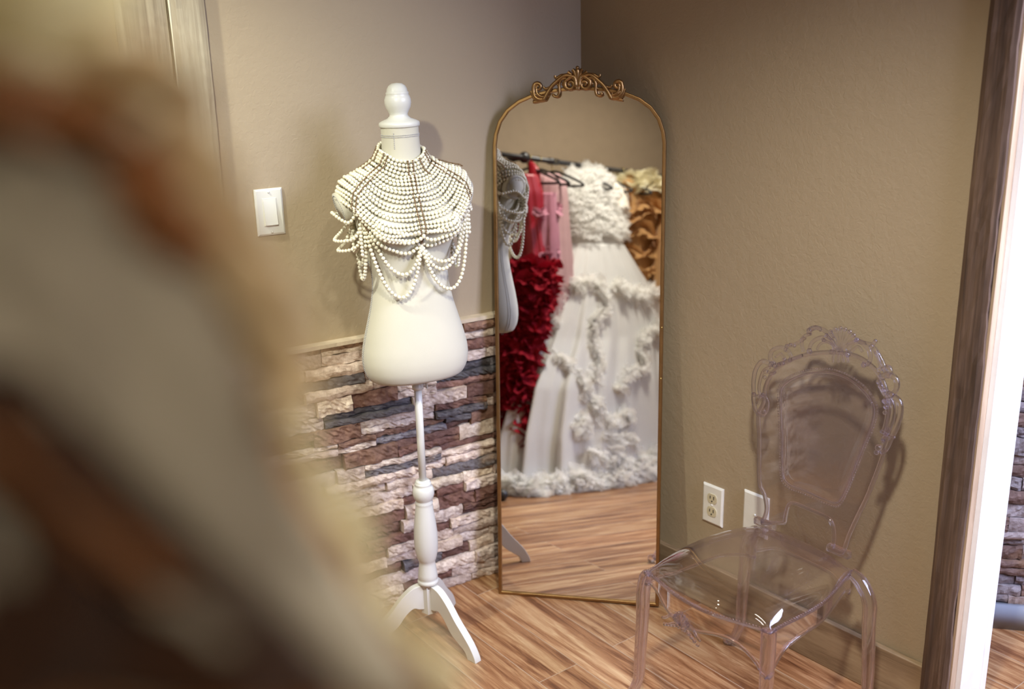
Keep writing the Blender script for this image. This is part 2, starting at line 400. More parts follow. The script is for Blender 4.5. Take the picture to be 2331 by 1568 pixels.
# rough timber door casing on the right wall
def rough_board(name, c, ax, hx, hy, z0, z1, m, parent=None, chip=.0035, nz=90):
    """vertical board: ax[0] across, ax[1] thickness; edges chipped"""
    G = []; zs = np.linspace(z0, z1, nz)
    nx = 7
    e1 = np.cumsum(rng.normal(0, 1, nz)); e1 = (e1 - np.linspace(e1[0], e1[-1], nz)); e1 = e1 / (abs(e1).max() + 1e-9) * chip
    e2 = np.cumsum(rng.normal(0, 1, nz)); e2 = (e2 - np.linspace(e2[0], e2[-1], nz)); e2 = e2 / (abs(e2).max() + 1e-9) * chip
    for k, z in enumerate(zs):
        ring = []
        for i in range(nx): ring.append((-hx + e1[k] + (2 * hx - e1[k] + e2[k]) * i / (nx - 1), -hy + rng.normal(0, .0005)))
        ring[0] = (ring[0][0], -hy + .003); ring[-1] = (ring[-1][0], -hy + .003)
        ring += [(hx + e2[k], hy), (-hx + e1[k], hy)]
        G.append([np.array(c) + ax[0] * x + ax[1] * y + UP * z for x, y in ring])
    mb = MB().grid(np.array(G), cv=True); n = len(G[0])
    mb.f.append(tuple(range(n))[::-1]); mb.f.append(tuple((nz - 1) * n + i for i in range(n)))
    return mb.build(name, m, parent, smooth=False)
tc = (Rp(s_t0) + Rp(s_t1)) / 2
o = struct(rough_board('trim_1', tc - NR * .012, (-XR, NR), (s_t1 - s_t0) / 2, .012, 0, H_CEIL, M_TIMBER))
# raw pale edge strip and white jamb lining the wall's end
pe = MB().box(Rp(s_end + .001) + NR * .0 + UP * H_CEIL / 2, .003, .012, H_CEIL / 2, [-XR, NR, UP]).build('trim_2', M_PALEWOOD, smooth=False); struct(pe)
J = MB().box(Rp(s_end + .006) + NR * (WALL_T / 2 + .012) + UP * H_CEIL / 2, .01, WALL_T / 2, H_CEIL / 2, [-XR, NR, UP])
struct(J.build('door_1', M_JAMB, smooth=False))
J = MB().box(Rp(s_end + .012) + NR * (WALL_T + .005) + UP * H_CEIL / 2, .008, .012, H_CEIL / 2, [-XR, NR, UP])
struct(J.build('trim_3', M_JAMB, smooth=True, bevel=.002))

# left wall: grey weathered boards
def sL(P): return (np.array(P) - K) @ (-XL)
q = lambda px, py: sL(wall_pt(px, py, NL, DL))
b1, b2 = q(487, 300), q(414, 300)
struct(rough_board('trim_4', Lp((b1 + b2) / 2, .012), (-XL, NL), (b2 - b1) / 2, .012, .80, H_CEIL, M_GREYTIMBER))
b3 = b2 + .115
struct(rough_board('trim_5', Lp((b2 + .004 + b3) / 2, .008), (-XL, NL), (b3 - b2 - .004) / 2, .008, .80, H_CEIL, M_GREYTIMBER))
# pale line of caulk between the boards
cl = MB().tube([Lp(b2 + .001, .02, z) for z in np.linspace(.82, H_CEIL, 40)], [.0022 + .0006 * math.sin(i) for i in range(40)], 6)
struct(cl.build('trim_6', simple('caulk', (.72, .66, .5), .6)))

# ================================================================ STACKED STONE WAINSCOT
def ledgestone(name, P, across, out, length, z0, z1, mat_, seed, cols, hints=None, proud=.03, m_xy=None):
    r = np.random.default_rng(seed); mb = MB()
    z = z0; row = 0
    while z < z1 - .004:
        h = r.uniform(.025, .050); h = min(h, z1 - z)
        if z1 - z - h < .018: h = z1 - z
        s = -r.uniform(0, .12)
        while s < length:
            w = r.uniform(.08, .27); e = min(s + w, length); s0 = max(s, 0)
            if e - s0 > .01:
                sub = 1 if r.random() < .55 or h < .036 else 2
                zz = z
                for kk in range(sub):
                    hh = h / sub
                    c = None
                    if hints is not None: c = hints((s0 + e) / 2, zz + hh / 2)
                    if c is None: c = cols[r.integers(len(cols))]
                    c = np.array(c) * r.uniform(.88, 1.1)
                    d = r.uniform(.35, 1.0) * proud
                    nx = max(4, int((e - s0) / .008)); nz = max(5, int(hh / .006))
                    gap = .0009
                    X = np.linspace(s0 + gap, e - gap, nx); Z = np.linspace(zz + gap, zz + hh - gap, nz)
                    rough = r.uniform(.0015, .0042)
                    ph = r.uniform(0, 6, 8)
                    G = np.zeros((nx + 2, nz + 2, 3)); xs = np.r_[X[0], X, X[-1]]; zs = np.r_[Z[0], Z, Z[-1]]
                    tilt = r.normal(0, .05); bow = r.uniform(0, .006)
                    for i, x in enumerate(xs):
                        for j, y in enumerate(zs):
                            if i in (0, nx + 1) or j in (0, nz + 1): dd = .002
                            else:
                                u_, v_ = (x - s0) * 60, (y - zz) * 90
                                dd = d + rough * (math.sin(u_ + ph[0] + 1.7 * math.sin(v_ * .7 + ph[1])) * .6 + math.sin(2.3 * u_ - v_ * 1.3 + ph[2]) * .35 + r.normal(0, .45)) \
                                     + (x - (s0 + e) / 2) * tilt + bow * math.sin(PI * (y - zz) / hh)
                                dd = max(dd, .006)
                            wob = .0016 * math.sin(x * 70 + ph[3]) + .0008 * math.sin(x * 190 + ph[4])
                            G[i, j] = P + across * x + UP * min(max(y + wob * (0 if row == 0 else 1), z0), z1) + out * dd
                    b = len(mb.f); mb.grid(G); mb.cols += [tuple(c)] * (len(mb.f) - b)
                    zz += hh
            s = e
        z += h; row += 1
    return mb.build(name, mat_, smooth=False)
CREAM = [(.68, .56, .47), (.72, .61, .51), (.60, .50, .42), (.74, .63, .50), (.64, .54, .48), (.54, .44, .38)]
GREY = [(.115, .105, .11), (.16, .145, .15), (.24, .22, .23), (.09, .085, .09)]
RED = [(.20, .10, .075), (.15, .075, .055), (.27, .15, .11), (.24, .135, .09)]
PAL = CREAM * 3 + GREY[1:3] + RED + RED[:2]
def hints_px():
    H = [((740, 830), RED[1]), ((700, 860), RED[1]), ((760, 868), GREY[1]), ((710, 885), GREY[0]), ((840, 945), GREY[0]), ((880, 940), GREY[3]), ((1060, 940), GREY[0]), ((1100, 930), GREY[3]),
         ((1065, 890), GREY[2]), ((790, 1000), RED[3]), ((1000, 1010), RED[0]), ((1040, 1005), RED[0]), ((915, 1000), GREY[2]), ((1080, 835), GREY[3]), ((1060, 1075), GREY[1]), ((1050, 1110), RED[0]),
         ((1100, 780), RED[0]), ((1060, 750), RED[0]), ((820, 1275), RED[2]), ((880, 1260), GREY[1]), ((1010, 1225), GREY[1]), ((1040, 1170), GREY[2]), ((1010, 1250), RED[0]), ((880, 1300), RED[1]), ((1110, 1150), RED[1]), ((850, 905), RED[2]),
         ((780, 910), CREAM[3]), ((740, 905), CREAM[0]), ((900, 970), CREAM[1]), ((900, 1050), CREAM[1]), ((860, 1110), CREAM[1]), ((960, 1080), CREAM[1]), ((900, 1200), CREAM[3]), ((820, 1190), RED[0]), ((890, 1150), CREAM[0]), ((1040, 1180), GREY[2])]
    T = []
    for (px, py), c in H:
        P = wall_pt(px, py, NL, DL - .03); T.append((sL(P), P[2], c))
    def f(s, z):
        best = min(T, key=lambda t: (abs(t[0] - s) / .05) ** 2 + (abs(t[1] - z) / .018) ** 2)
        return best[2] if (abs(best[0] - s) / .05) ** 2 + (abs(best[1] - z) / .018) ** 2 < 1.3 else None
    return f
o = ledgestone('wall_stone_cladding', Lp(0, 0), -XL, -NL, 1.75, 0, .80, M_STONE, 11, PAL, hints_px())
struct(o)
cap = MB().box(Lp(.9, .0165, .805), .9, .0165, .005, [-XL, NL, UP]).build('trim_7', simple('mortar_cap', (.55, .45, .32), .85, noise=(30, .15), bmp=(70, .5, .004)), smooth=False); struct(cap)
# stone wall in the next room
o = ledgestone('wall_next_room_stone', K + NR * 3.19 + XR * .45, -XR, -NR, 4.0, .0, 1.9, M_STONE, 5, [(.30, .28, .30), (.36, .33, .34), (.22, .19, .2), (.42, .36, .35), (.2, .13, .11)], proud=.03) if False else None

SP0 = floor_pt(2262, 1424); SP1 = floor_pt(2400, 1436); sx_ = nrm(SP1 - SP0); sy_ = np.array([-sx_[1], sx_[0], 0]); sy_ = sy_ if sy_ @ SP0 > 0 else -sy_
o = ledgestone('wall_next_room_stone', SP0 - sx_ * .35 + sy_ * .03, sx_, -sy_, 1.6, .0, .80, M_STONE, 5, [(.34, .31, .33), (.42, .38, .39), (.25, .22, .24), (.46, .40, .40), (.2, .13, .11)], proud=.028)
struct(o)
q0 = SP0 - sx_ * .35 + sy_ * .031
struct(MB().prism([q0, q0 + sx_ * 1.6, q0 + sx_ * 1.6 + UP * H_CEIL, q0 + UP * H_CEIL], sy_ * .08).build('wall_next_room_near', M_PAINT, smooth=False))
o = MB().box(SP0 - sx_ * .35 + sx_ * .8 + UP * .035 - sy_ * .004, .8, .010, .035, [sx_, sy_, UP]).build('baseboard_next_room', simple('blue_grey_skirting', (.33, .37, .45), .5)); struct(o)

# ================================================================ WALL PLATES
def plate(name, label, cat, P, right, out, w, h, m, kind):
    t = thing(name, label, cat, tuple(P))
    ax = [right, out, UP]; hw, hh = w / 2, h / 2
    pts0 = [(-hw, -hh), (hw, -hh), (hw, hh), (-hw, hh)]; bv = .0045
    pts1 = [(-hw + bv, -hh + bv), (hw - bv, -hh + bv), (hw - bv, hh - bv), (-hw + bv, hh - bv)]
    P3 = lambda q, d: P + right * q[0] + UP * q[1] + out * d
    V = [P3(q, 0) for q in pts0] + [P3(q, .0035) for q in pts0] + [P3(q, .0065) for q in pts1]
    f = [(0, 1, 5, 4), (1, 2, 6, 5), (2, 3, 7, 6), (3, 0, 4, 7), (4, 5, 9, 8), (5, 6, 10, 9), (6, 7, 11, 10), (7, 4, 8, 11), (8, 9, 10, 11)]
    MB().add(V, f).build('cover_plate', m, t, smooth=False)
    def screw(z):
        MB().ball(P + UP * z + out * .0065, .0033, 10, 6, (1, 1, 1)).build('screw', M_WHITE, t)
    if kind == 'switch':
        MB().box(P + out * .0068, .0175, .0012, .034, ax).build('switch_frame', M_WHITE, t, bevel=.0006)
        V = [P3((-.0155, -.031), .007), P3((.0155, -.031), .007), P3((.0155, .031), .007), P3((-.0155, .031), .007),
             P3((-.0155, -.031), .0145), P3((.0155, -.031), .0145), P3((.0155, .031), .0085), P3((-.0155, .031), .0085)]
        MB().add(V, [(0, 1, 5, 4), (1, 2, 6, 5), (2, 3, 7, 6), (3, 0, 4, 7), (4, 5, 6, 7)]).build('rocker', M_WHITE, t, smooth=False)
        screw(.049); screw(-.049)
    elif kind == 'outlet':
        for z in (.0195, -.0195):
            a = np.linspace(0, 2 * PI, 28, endpoint=False)
            prof = [(np.clip(.0172 * math.cos(x), -.0165, .0165), np.clip(.0172 * math.sin(x), -.0142, .0142) + z) for x in a]
            s_ = MB().prism([P3(q, .006) for q in prof], out * .0022).build('socket', M_IVORY, t, smooth=False)
            for x, hz in ((-.0062, .0042), (.0062, .005)):
                MB().box(P3((x, z + .003), .0084), .0013, .0004, hz, ax).build('slot', M_SLOT, s_, smooth=False)
            MB().ball(P3((0, z - .0075), .0082), .0024, 10, 6).build('ground_hole', M_SLOT, s_)
        screw(0)
    else:
        screw(.0)
    return t
SWC = wall_pt(613, 482, NL, DL)
plate('light_switch', 'white rocker light switch plate on the left wall above the stone cladding', 'light switch', SWC, XL, -NL, .070, .114, M_WHITE, 'switch')
OC = wall_pt(1624.5, 1148, NR, DR)
plate('power_outlet', 'white duplex wall outlet plate with two ivory sockets beside the mirror', 'outlet', OC, -XR, -NR, .070, .114, M_WHITE, 'outlet')
BC = wall_pt(1722, 1170, NR, DR)
plate('blank_wall_plate', 'blank white wall plate partly behind the clear chair back', 'wall plate', BC, -XR, -NR, .080, .118, M_WHITE, 'blank')

# ================================================================ MIRROR
LEAN = math.radians(6.3)
MA = np.array([-0.0579, 2.6632, 0.0]); MU = np.array([0.97655, -0.21530, 0.0])
mh = np.array([0.21530, 0.97655, 0.0])
MV = math.cos(LEAN) * UP + math.sin(LEAN) * mh
MN = nrm(np.cross(MU, MV)); MN = MN if MN @ (CAM - MA) > 0 else -MN
roll = 0.009
MU, MV = MU * math.cos(roll) + MV * math.sin(roll), MV * math.cos(roll) - MU * math.sin(roll)
MW, MHT = .464, 1.437
def mf(u, v, w=0): return MA + MU * u + MV * v + MN * w
def mirror_ray(px, py):
    r = ray(px, py); P = CAM + r * ((MA - CAM) @ MN) / (r @ MN); return P, r - 2 * (r @ MN) * MN
half = [(0, 0), (0, .4), (0, .8), (0, 1.2), (0, 1.285), (.004, 1.315), (.016, 1.350), (.038, 1.380), (.070, 1.403), (.110, 1.419), (.160, 1.430), (.205, 1.434)]
OUT = half + [(MW / 2, 1.435)] + [(MW - a, b) for a, b in half[::-1]]
def inset(P, d):
    P = np.array(P); n = len(P); o = []
    for i in range(n):
        a, b, c = P[i - 1], P[i], P[(i + 1) % n]
        e1 = nrm(b - a); e2 = nrm(c - b); n1 = np.array([e1[1], -e1[0]]); n2 = np.array([e2[1], -e2[0]])
        m_ = nrm(n1 + n2); o.append(b + m_ * d / max(.3, m_ @ n1))
    return np.array(o)
mir = thing('floor_mirror', 'tall arched gold framed floor mirror leaning in the corner between the walls', 'mirror', tuple(mf(MW / 2, 0)))
o0 = np.array(OUT); i1 = inset(OUT, .0018); i2 = inset(OUT, .0085); i3 = inset(OUT, .010)
def ring3(P, w): return np.array([mf(a, b, w) for a, b in P])
TH = .015
G = np.array([ring3(o0, -TH), ring3(o0, -.001), ring3(i1, .001), ring3(i2, .001), ring3(i3, -.001), ring3(i3, -.006), ring3(i3, -TH)])
MB().grid(G, cu=True, cv=True).build('frame', M_FRAMEGOLD, mir, smooth=False, bevel=.0007)
MB().add(ring3(i3, -.005), [tuple(range(len(i3)))]).build('mirror_glass', M_MIRROR, mir, smooth=False)
MB().prism(ring3(i2, -TH + .002), -MN * .003).build('backing_board', simple('dark_backing', (.05, .035, .025), .7), mir, smooth=False)
# crest ornament
cb = MB(); UC = MW / 2; K1 = .000124
def cp(x, y, w=.004): return mf(UC + x * K1, 1.428 + y * K1, w + .002)
def cstroke(pts, r0, r1, w=.004, k=6, n=8):
    for sg in (1, -1):
        P = spline([(x * sg, y) for x, y in pts], k); rr = np.linspace(r0, r1, len(P)) * K1 * 1.45
        rr = rr * (1 + .0 * rr)
        cb.tube([cp(x, y, w) for x, y in P], rr, n)
def spiral(cx, cy_, r, turns, a0, dirn=1, n=26, rend=.12):
    return [(cx + r * (1 - (1 - rend) * t) * math.cos(a0 + dirn * turns * 2 * PI * t), cy_ + r * (1 - (1 - rend) * t) * math.sin(a0 + dirn * turns * 2 * PI * t)) for t in np.linspace(0, 1, n)]
cb.tube([cp(0, y, .006) for y in np.linspace(-30, 430, 10)], np.array([30, 30, 28, 30, 34, 42, 48, 56, 56, 36]) * K1, 10)
cb.ball(cp(0, 430, .008), 40 * K1)
cstroke([(18, -20), (22, 120), (40, 260), (75, 360), (105, 395)], 24, 30, .006)
cstroke([(30, 0), (50, 120), (85, 230), (150, 300), (205, 345)], 24, 34, .005)
cstroke([(60, 60), (80, 180), (150, 260), (200, 280)], 20, 34, .004)
cstroke([(40, 40), (50, 200), (110, 260)] + spiral(155, 95, 135, 1.55, 1.9, -1)[3:], 34, 20, .006, 3)
cstroke(spiral(155, 95, 170, .62, .35, -1), 14, 20, .003, 2)
cb_pts = [(90, 250), (230, 285), (330, 250), (430, 170), (540, 70), (620, -40), (680, -140), (715, -205)]
cstroke(cb_pts, 26, 34, .008)
for sg in (1, -1): cb.ball(cp(712 * sg, -205, .008), 40 * K1, 10, 7)
cstroke([(250, 285), (350, 280), (430, 235), (470, 245), (475, 285)], 24, 20, .006)
cstroke([(560, 60), (640, 20), (700, 20), (725, 60)], 22, 18, .006)
cstroke([(230, 215), (310, 215), (370, 150), (390, 60), (385, -50), (410, -130), (470, -150), (520, -120), (505, -90)], 24, 20, .006)
cstroke([(400, 170), (430, 110), (400, 40), (440, -20)], 16, 12, .005)
cstroke([(255, 90), (300, 110), (330, 80)], 26, 14, .004)
cstroke([(700, -190), (790, -200), (880, -170), (935, -80), (945, 20)] + spiral(850, 55, 95, 1.35, -.1, 1)[2:], 34, 22, .006, 3)
cstroke([(720, -150), (800, -130), (870, -60), (880, 30)], 26, 18, .008)
cstroke([(740, -215), (840, -225), (930, -180), (985, -60), (1000, -20)], 26, 22, .004)
cstroke([(660, -100), (760, -180), (860, -235), (960, -250)], 30, 24, .003)
for t in range(9): cstroke([(720 + t * 22, -190 + t * 6), (735 + t * 22, -120 + t * 10)], 9, 6, .010, 2, 6)
cb.build('crest_ornament', M_GOLD, mir)
# thin glass chip marks are left out; two frame screws
for v in (.66, .80): MB().ball(mf(MW - .004, v, .001), .0022, 8, 5).build('frame_pin', M_HOOK, mir)

# ================================================================ DRESS FORM
MX = np.array([-.2400, 2.4470, 0.0])
YAW = math.radians(23)
fr = np.array([math.sin(YAW), -math.cos(YAW), 0.0]); lt = np.array([math.cos(YAW), math.sin(YAW), 0.0])   # front, lateral (viewer right)
SEC = [(.7335, .100, .064, .066), (.736, .112, .074, .078), (.745, .122, .083, .088), (.762, .130, .090, .096), (.79, .1345, .093, .099), (.82, .1325, .092, .096), (.86, .124, .088, .088), (.90, .1135, .083, .078), (.94, .103, .077, .069),
       (.98, .0955, .071, .061), (1.015, .0935, .069, .058), (1.05, .100, .073, .060), (1.085, .109, .080, .065), (1.12, .118, .084, .069), (1.155, .124, .081, .071), (1.19, .127, .073, .070),
       (1.215, .123, .066, .066), (1.235, .108, .060, .061), (1.252, .082, .055, .056), (1.268, .058, .050, .052), (1.285, .0475, .047, .0485), (1.31, .045, .0455, .0455), (1.345, .0435, .0445, .0445), (1.376, .0435, .044, .044)]
SEC = np.array(SEC)
SEC[:, 0] += np.where(SEC[:, 0] < .92, .014 * (.92 - SEC[:, 0]) / .1865, 0) - np.where(SEC[:, 0] > 1.2, .010 * (SEC[:, 0] - 1.2) / .17, 0)
def smooth_sec(z):
    z = np.asarray(z, float)
    return [np.interp(z, SEC[:, 0], SEC[:, i]) for i in (1, 2, 3)]
SPZ = np.linspace(SEC[0, 0], SEC[-1, 0], 140)
_t = np.stack(smooth_sec(SPZ), 1)
for _ in range(6):
    _t[3:-1] = (_t[2:-2] + 2 * _t[3:-1] + np.r_[_t[4:], _t[-1:]][:len(_t[3:-1])]) / 4
def form_r(th, z):
    """local offsets (lateral, front) of the torso skin"""
    wx, df, db = [np.interp(z, SPZ, _t[:, i]) for i in range(3)]
    s_, c_ = np.sin(th), np.cos(th)
    p = .92
    x = wx * np.sign(s_) * np.abs(s_) ** p; y = np.where(c_ > 0, df, db) * np.sign(c_) * np.abs(c_) ** p
    for a in (-.62, .62):
        dth = (np.mod(th - a + PI, 2 * PI) - PI)
        b = .040 * np.exp(-(dth / .42) ** 2) * np.exp(-((z - 1.128) / np.where(z > 1.128, .048, .034)) ** 2)
        x = x + b * np.sin(a) * .45; y = y + b * .95
    return x, y
def form_pt(th, z, off=0.0):
    x, y = form_r(th, z)
    P = MX + lt * np.asarray(x)[..., None] + fr * np.asarray(y)[..., None]; P = P + UP * np.asarray(z)[..., None]
    if off:
        d = lt * np.sin(th)[..., None] + fr * np.cos(th)[..., None]; P = P + d * off
    return P
form = thing('dress_form', 'cream fabric dress form torso on a white turned wooden tripod stand', 'dress form', tuple(MX))
nz_, nt_ = 150, 96
Z = np.r_[SPZ[0], np.linspace(SPZ[0], SPZ[-1], nz_)]
G = []
for k, z in enumerate(Z):
    th = np.arange(nt_) * 2 * PI / nt_
    P = form_pt(th, np.full(nt_, z))
    # soft fabric creases at the waist, front left
    X_, Y_ = form_r(th, np.full(nt_, z))
    for (t0, z0_, sl, am, wd) in ((.30, .985, .26, .0035, .006), (.12, .968, .22, .002, .006), (.9, 1.01, -.10, .0025, .007)):
        g_ = am * np.exp(-((z - z0_ - sl * (th - t0) * .25) / wd) ** 2) * np.exp(-((th - t0) / .32) ** 2)
        P = P + (lt * np.sin(th)[:, None] + fr * np.cos(th)[:, None]) * g_[:, None]
    if k == 0: P = MX + (P - MX - UP * z) * .55 + UP * (z - .0035)
    G.append(P)
tb = MB(); tb.grid(np.array(G), cv=True)
tb.f.append(tuple(range(nt_))[::-1]); tb.f.append(tuple((len(Z) - 1) * nt_ + i for i in range(nt_)))
torso = tb.build('torso', M_FORM, form)
# stitched seams
def seam(ths, z0, z1, r=.0009, parent=torso, name='seam_stitching', dash=True, m=M_STITCH, fn=None):
    mb = MB()
    for t in ths:
        zz = np.arange(z0, z1, .0042)
        for z in zz:
            tt = t if fn is None else t + fn(z)
            P = form_pt(np.array([tt, tt]), np.array([z, z + .0024]), .0006); mb.tube(P, r, 5)
    return mb.build(name, m, parent)
seam((-1.62, -1.55), .742, 1.10)
seam((1.55, 1.62), .742, 1.10)
seam((-.62,), 1.315, 1.350)
for zz in (1.341, 1.345):
    mb = MB(); th = np.arange(0, 2 * PI, .07)
    for t in th: mb.tube(form_pt(np.array([t, t + .04]), np.array([zz, zz]), .0007), .0009, 5)
    mb.build('seam_stitching', M_STITCH, torso)
mb = MB()
for t in (PI - .035, PI + .035):
    mb.tube(form_pt(np.full(60, t), np.linspace(.742, 1.25, 60), .001), .0026, 6)
mb.build('back_seam_tape', M_TAPE, torso)
# arm stumps with oval end plates
for sg in (-1, 1):
    mb = MB(); P = []; rad = []
    a = MX + lt * (.085 * sg) + UP * 1.208; b = MX + lt * (.160 * sg) - fr * .002 + UP * 1.186
    G = []; ax = nrm(b - a); v1 = nrm(np.cross(ax, fr)); v1 = v1 if v1[2] > 0 else -v1
    for t, (ry, rz) in zip(np.linspace(0, 1, 8), [(.052, .046), (.050, .0445), (.0475, .043), (.045, .0415), (.0425, .040), (.0405, .0385), (.039, .0375), (.038, .0365)]):
        th = np.arange(32) * 2 * PI / 32
        G.append(a + (b - a) * t + fr * (np.cos(th) * ry)[:, None] + v1 * (np.sin(th) * rz)[:, None])
    mb.grid(np.array(G), cv=True); mb.f.append(tuple(7 * 32 + i for i in range(32)))
    st = mb.build('arm_stump', M_FORM, form)
    th = np.arange(40) * 2 * PI / 40; mb = MB()
    for t in th[::1]:
        p = b + ax * .0008 + fr * math.cos(t) * .033 + v1 * math.sin(t) * .0315; q = b + ax * .0008 + fr * math.cos(t + .09) * .033 + v1 * math.sin(t + .09) * .0315
        mb.tube([p, q], .0008, 5)
    mb.build('seam_stitching', M_STITCH, st)
# neck cap and finial
Zc = 1.362
MB().lathe([(.0, Zc), (.046, Zc), (.0478, Zc + .002), (.0478, Zc + .008), (.0465, Zc + .011), (.040, Zc + .0145), (.028, Zc + .019), (.0215, Zc + .025), (.021, Zc + .029), (.024, Zc + .035), (.029, Zc + .044), (.0312, Zc + .054), (.0308, Zc + .062), (.0285, Zc + .069), (.0262, Zc + .073), (.0268, Zc + .0755), (.0268, Zc + .078), (.0245, Zc + .0795), (.0235, Zc + .086), (.0195, Zc + .093), (.012, Zc + .098), (.0, Zc + .0995)], MX, 40).build('neck_finial', M_STAND, form)
# pole, clamp, turned post
pole = MB().lathe([(.0098, .42), (.0098, .745)], MX, 24).build('pole', M_STAND, form)
MB().lathe([(.0, .712), (.0142, .713), (.0142, .722), (.0125, .724), (.0125, .738), (.0, .739)], MX, 24).build('clamp_collar', M_STAND, form)
kb = MX + lt * .020 + UP * .722
MB().tube([MX + UP * .724, kb], .0032, 8).box(kb + lt * .004 - UP * .002, .0022, .005, .009, [lt, fr, UP]).build('clamp_knob', M_STAND, form, bevel=.001)
MB().lathe([(.0, .158), (.0215, .158), (.0215, .165), (.027, .168), (.0285, .173), (.027, .178), (.0245, .180), (.0265, .184), (.0255, .195), (.0235, .210), (.0218, .225), (.0215, .232), (.0235, .236), (.0262, .245), (.030, .262), (.0315, .285), (.0312, .315), (.0285, .345), (.025, .372), (.0228, .392), (.0222, .398), (.0236, .402), (.0205, .406), (.0215, .409), (.0258, .416), (.0282, .427), (.0278, .438), (.024, .447), (.0205, .450), (.0215, .452), (.0215, .457), (.019, .458), (.0195, .461), (.0165, .464), (.0, .464)], MX, 40).build('turned_post', M_STAND, form)
th = np.arange(6) * PI / 3 + .4
MB().prism([MX + np.array([math.cos(t) * .0225, math.sin(t) * .0225, .082]) for t in th], UP * .080).build('leg_block', M_STAND, form, smooth=False)
for tip in ((-.108, 2.322), (-.410, 2.400), (-.190, 2.622)):
    d = np.array([tip[0] - MX[0], tip[1] - MX[1], 0]); d = nrm(d); sd = np.array([-d[1], d[0], 0])
    up_c = spline([(.016, .164), (.030, .164), (.052, .155), (.080, .130), (.108, .096), (.138, .066), (.160, .042), (.176, .016), (.181, 0)], 5)
    lo_c = spline([(.016, .094), (.030, .096), (.045, .100), (.066, .084), (.090, .053), (.118, .034), (.138, .022), (.147, .010), (.150, 0)], 5)
    poly = [MX + d * a + UP * b - sd * .0105 for a, b in up_c] + [MX + d * a + UP * b - sd * .0105 for a, b in lo_c[::-1]]
    G = np.array([[MX + d * a + UP * b + sd * w for w in (-.0105, .0105)] for a, b in np.vstack([up_c, lo_c[::-1]])])
    mb = MB(); n1 = len(up_c)
    A_ = np.array([MX + d * a + UP * b for a, b in up_c]); B_ = np.array([MX + d * a + UP * b for a, b in lo_c])
    G = np.array([A_ - sd * .0105, A_ + sd * .0105, B_ + sd * .0105, B_ - sd * .0105]).transpose(1, 0, 2)
    mb.grid(G, cv=True); mb.f.append((0, 1, 2, 3)); e = (n1 - 1) * 4; mb.f.append((e + 3, e + 2, e + 1, e))
    mb.build('leg', M_STAND, form, smooth=True, bevel=.002)

# ================================================================ PEARL CAPE
PR = .0046
pearl = thing('pearl_body_chain', 'ivory pearl strand cape with looping swags draped over the cream dress form', 'pearl cape', tuple(MX + UP * 1.2))
def strand(P, name='pearl_strand', r=PR, m=M_PEARL):
    Q = resample(P, r * 2.02); mb = MB(); V, Fc = sphere(9, 6)
    for q_ in Q: mb.add(q_ + V * r, Fc)
    return mb.build(name, m, pearl)
def push(P, off):
    """keep a hanging strand outside the torso skin"""
    out = []
    for p in P:
        d = p - MX; x, y = d @ lt, d @ fr; z = min(max(p[2], .74), 1.37)
        th = math.atan2(x, y)
        for _ in range(4):
            fx, fy = form_r(np.array(th), np.array(z)); a = math.atan2(fx, fy); th += math.atan2(x, y) - a
        fx, fy = form_r(np.array(th), np.array(z)); rr = math.hypot(fx, fy) + off; r0 = math.hypot(x, y)
        if r0 < rr: x *= rr / r0; y *= rr / r0
        out.append(MX + lt * x + fr * y + UP * p[2])
    return np.array(out)
# cape surface: u = 0 at the collar, 1 at the lowest full row
FRONT = [(0, .0545, 1.286), (.18, .0560, 1.258), (.3, .061, 1.244), (.5, .071, 1.215), (.7, .086, 1.180), (.85, .099, 1.155), (1, .110, 1.130)]
SIDE = [(0, .0530, 1.310), (.18, .0650, 1.290), (.3, .084, 1.280), (.5, .110, 1.270), (.7, .138, 1.262), (.85, .155, 1.250), (1, .164, 1.222)]
BACK = [(0, .0580, 1.330), (.18, .0600, 1.300), (.3, .062, 1.280), (.5, .068, 1.248), (.7, .076, 1.210), (.85, .080, 1.185), (1, .082, 1.160)]
def cape(th, u, sag=0.0):
    th = np.asarray(th, float)
    f_ = [np.interp(u, [a[0] for a in T], [a[i] for a in T]) for T in (FRONT, SIDE, BACK) for i in (1, 2)]
    c, s_ = np.cos(th), np.sin(th); w = np.abs(s_) ** 2.2
    rx = f_[2]; ry = np.where(c > 0, f_[0], f_[4])
    z = np.where(c > 0, f_[1], f_[5]) * (1 - w) + f_[3] * w
    P = MX + lt * (rx * np.sign(s_) * np.abs(s_) ** .85)[:, None] + fr * (ry * np.sign(c) * np.abs(c) ** .9)[:, None] + UP * (z - sag)[:, None]
    return P
SPINES = np.array([-2.05, -.98, 0.02, .98, 2.05, PI])
def sagf(th):
    th = np.mod(th + PI, 2 * PI) - PI; s = np.r_[SPINES[-1] - 2 * PI, SPINES]
    s = np.sort(s); out = np.zeros_like(th)
    for a, b in zip(s[:-1], s[1:]):
        k = (th >= a) & (th <= b); out[k] = np.sin(PI * (th[k] - a) / (b - a))
    return out
TH = np.linspace(-PI, PI, 220)
rows = list(np.linspace(0, .18, 4)) + list(np.linspace(.245, 1.0, 14))
for i, u in enumerate(rows):
    sag = (.0 if u < .2 else .010 * (u - .2) + .004 * (i % 2) * u) * sagf(TH)
    wv = .0008 * np.sin(TH * 9 + i)
    P = cape(TH, u, sag + wv); P = push(P, PR + .0008)
    strand(P)
def anchor(th, z, off=.008): return push([form_pt(np.array([th]), np.array([z]), off)[0]], off)[0]
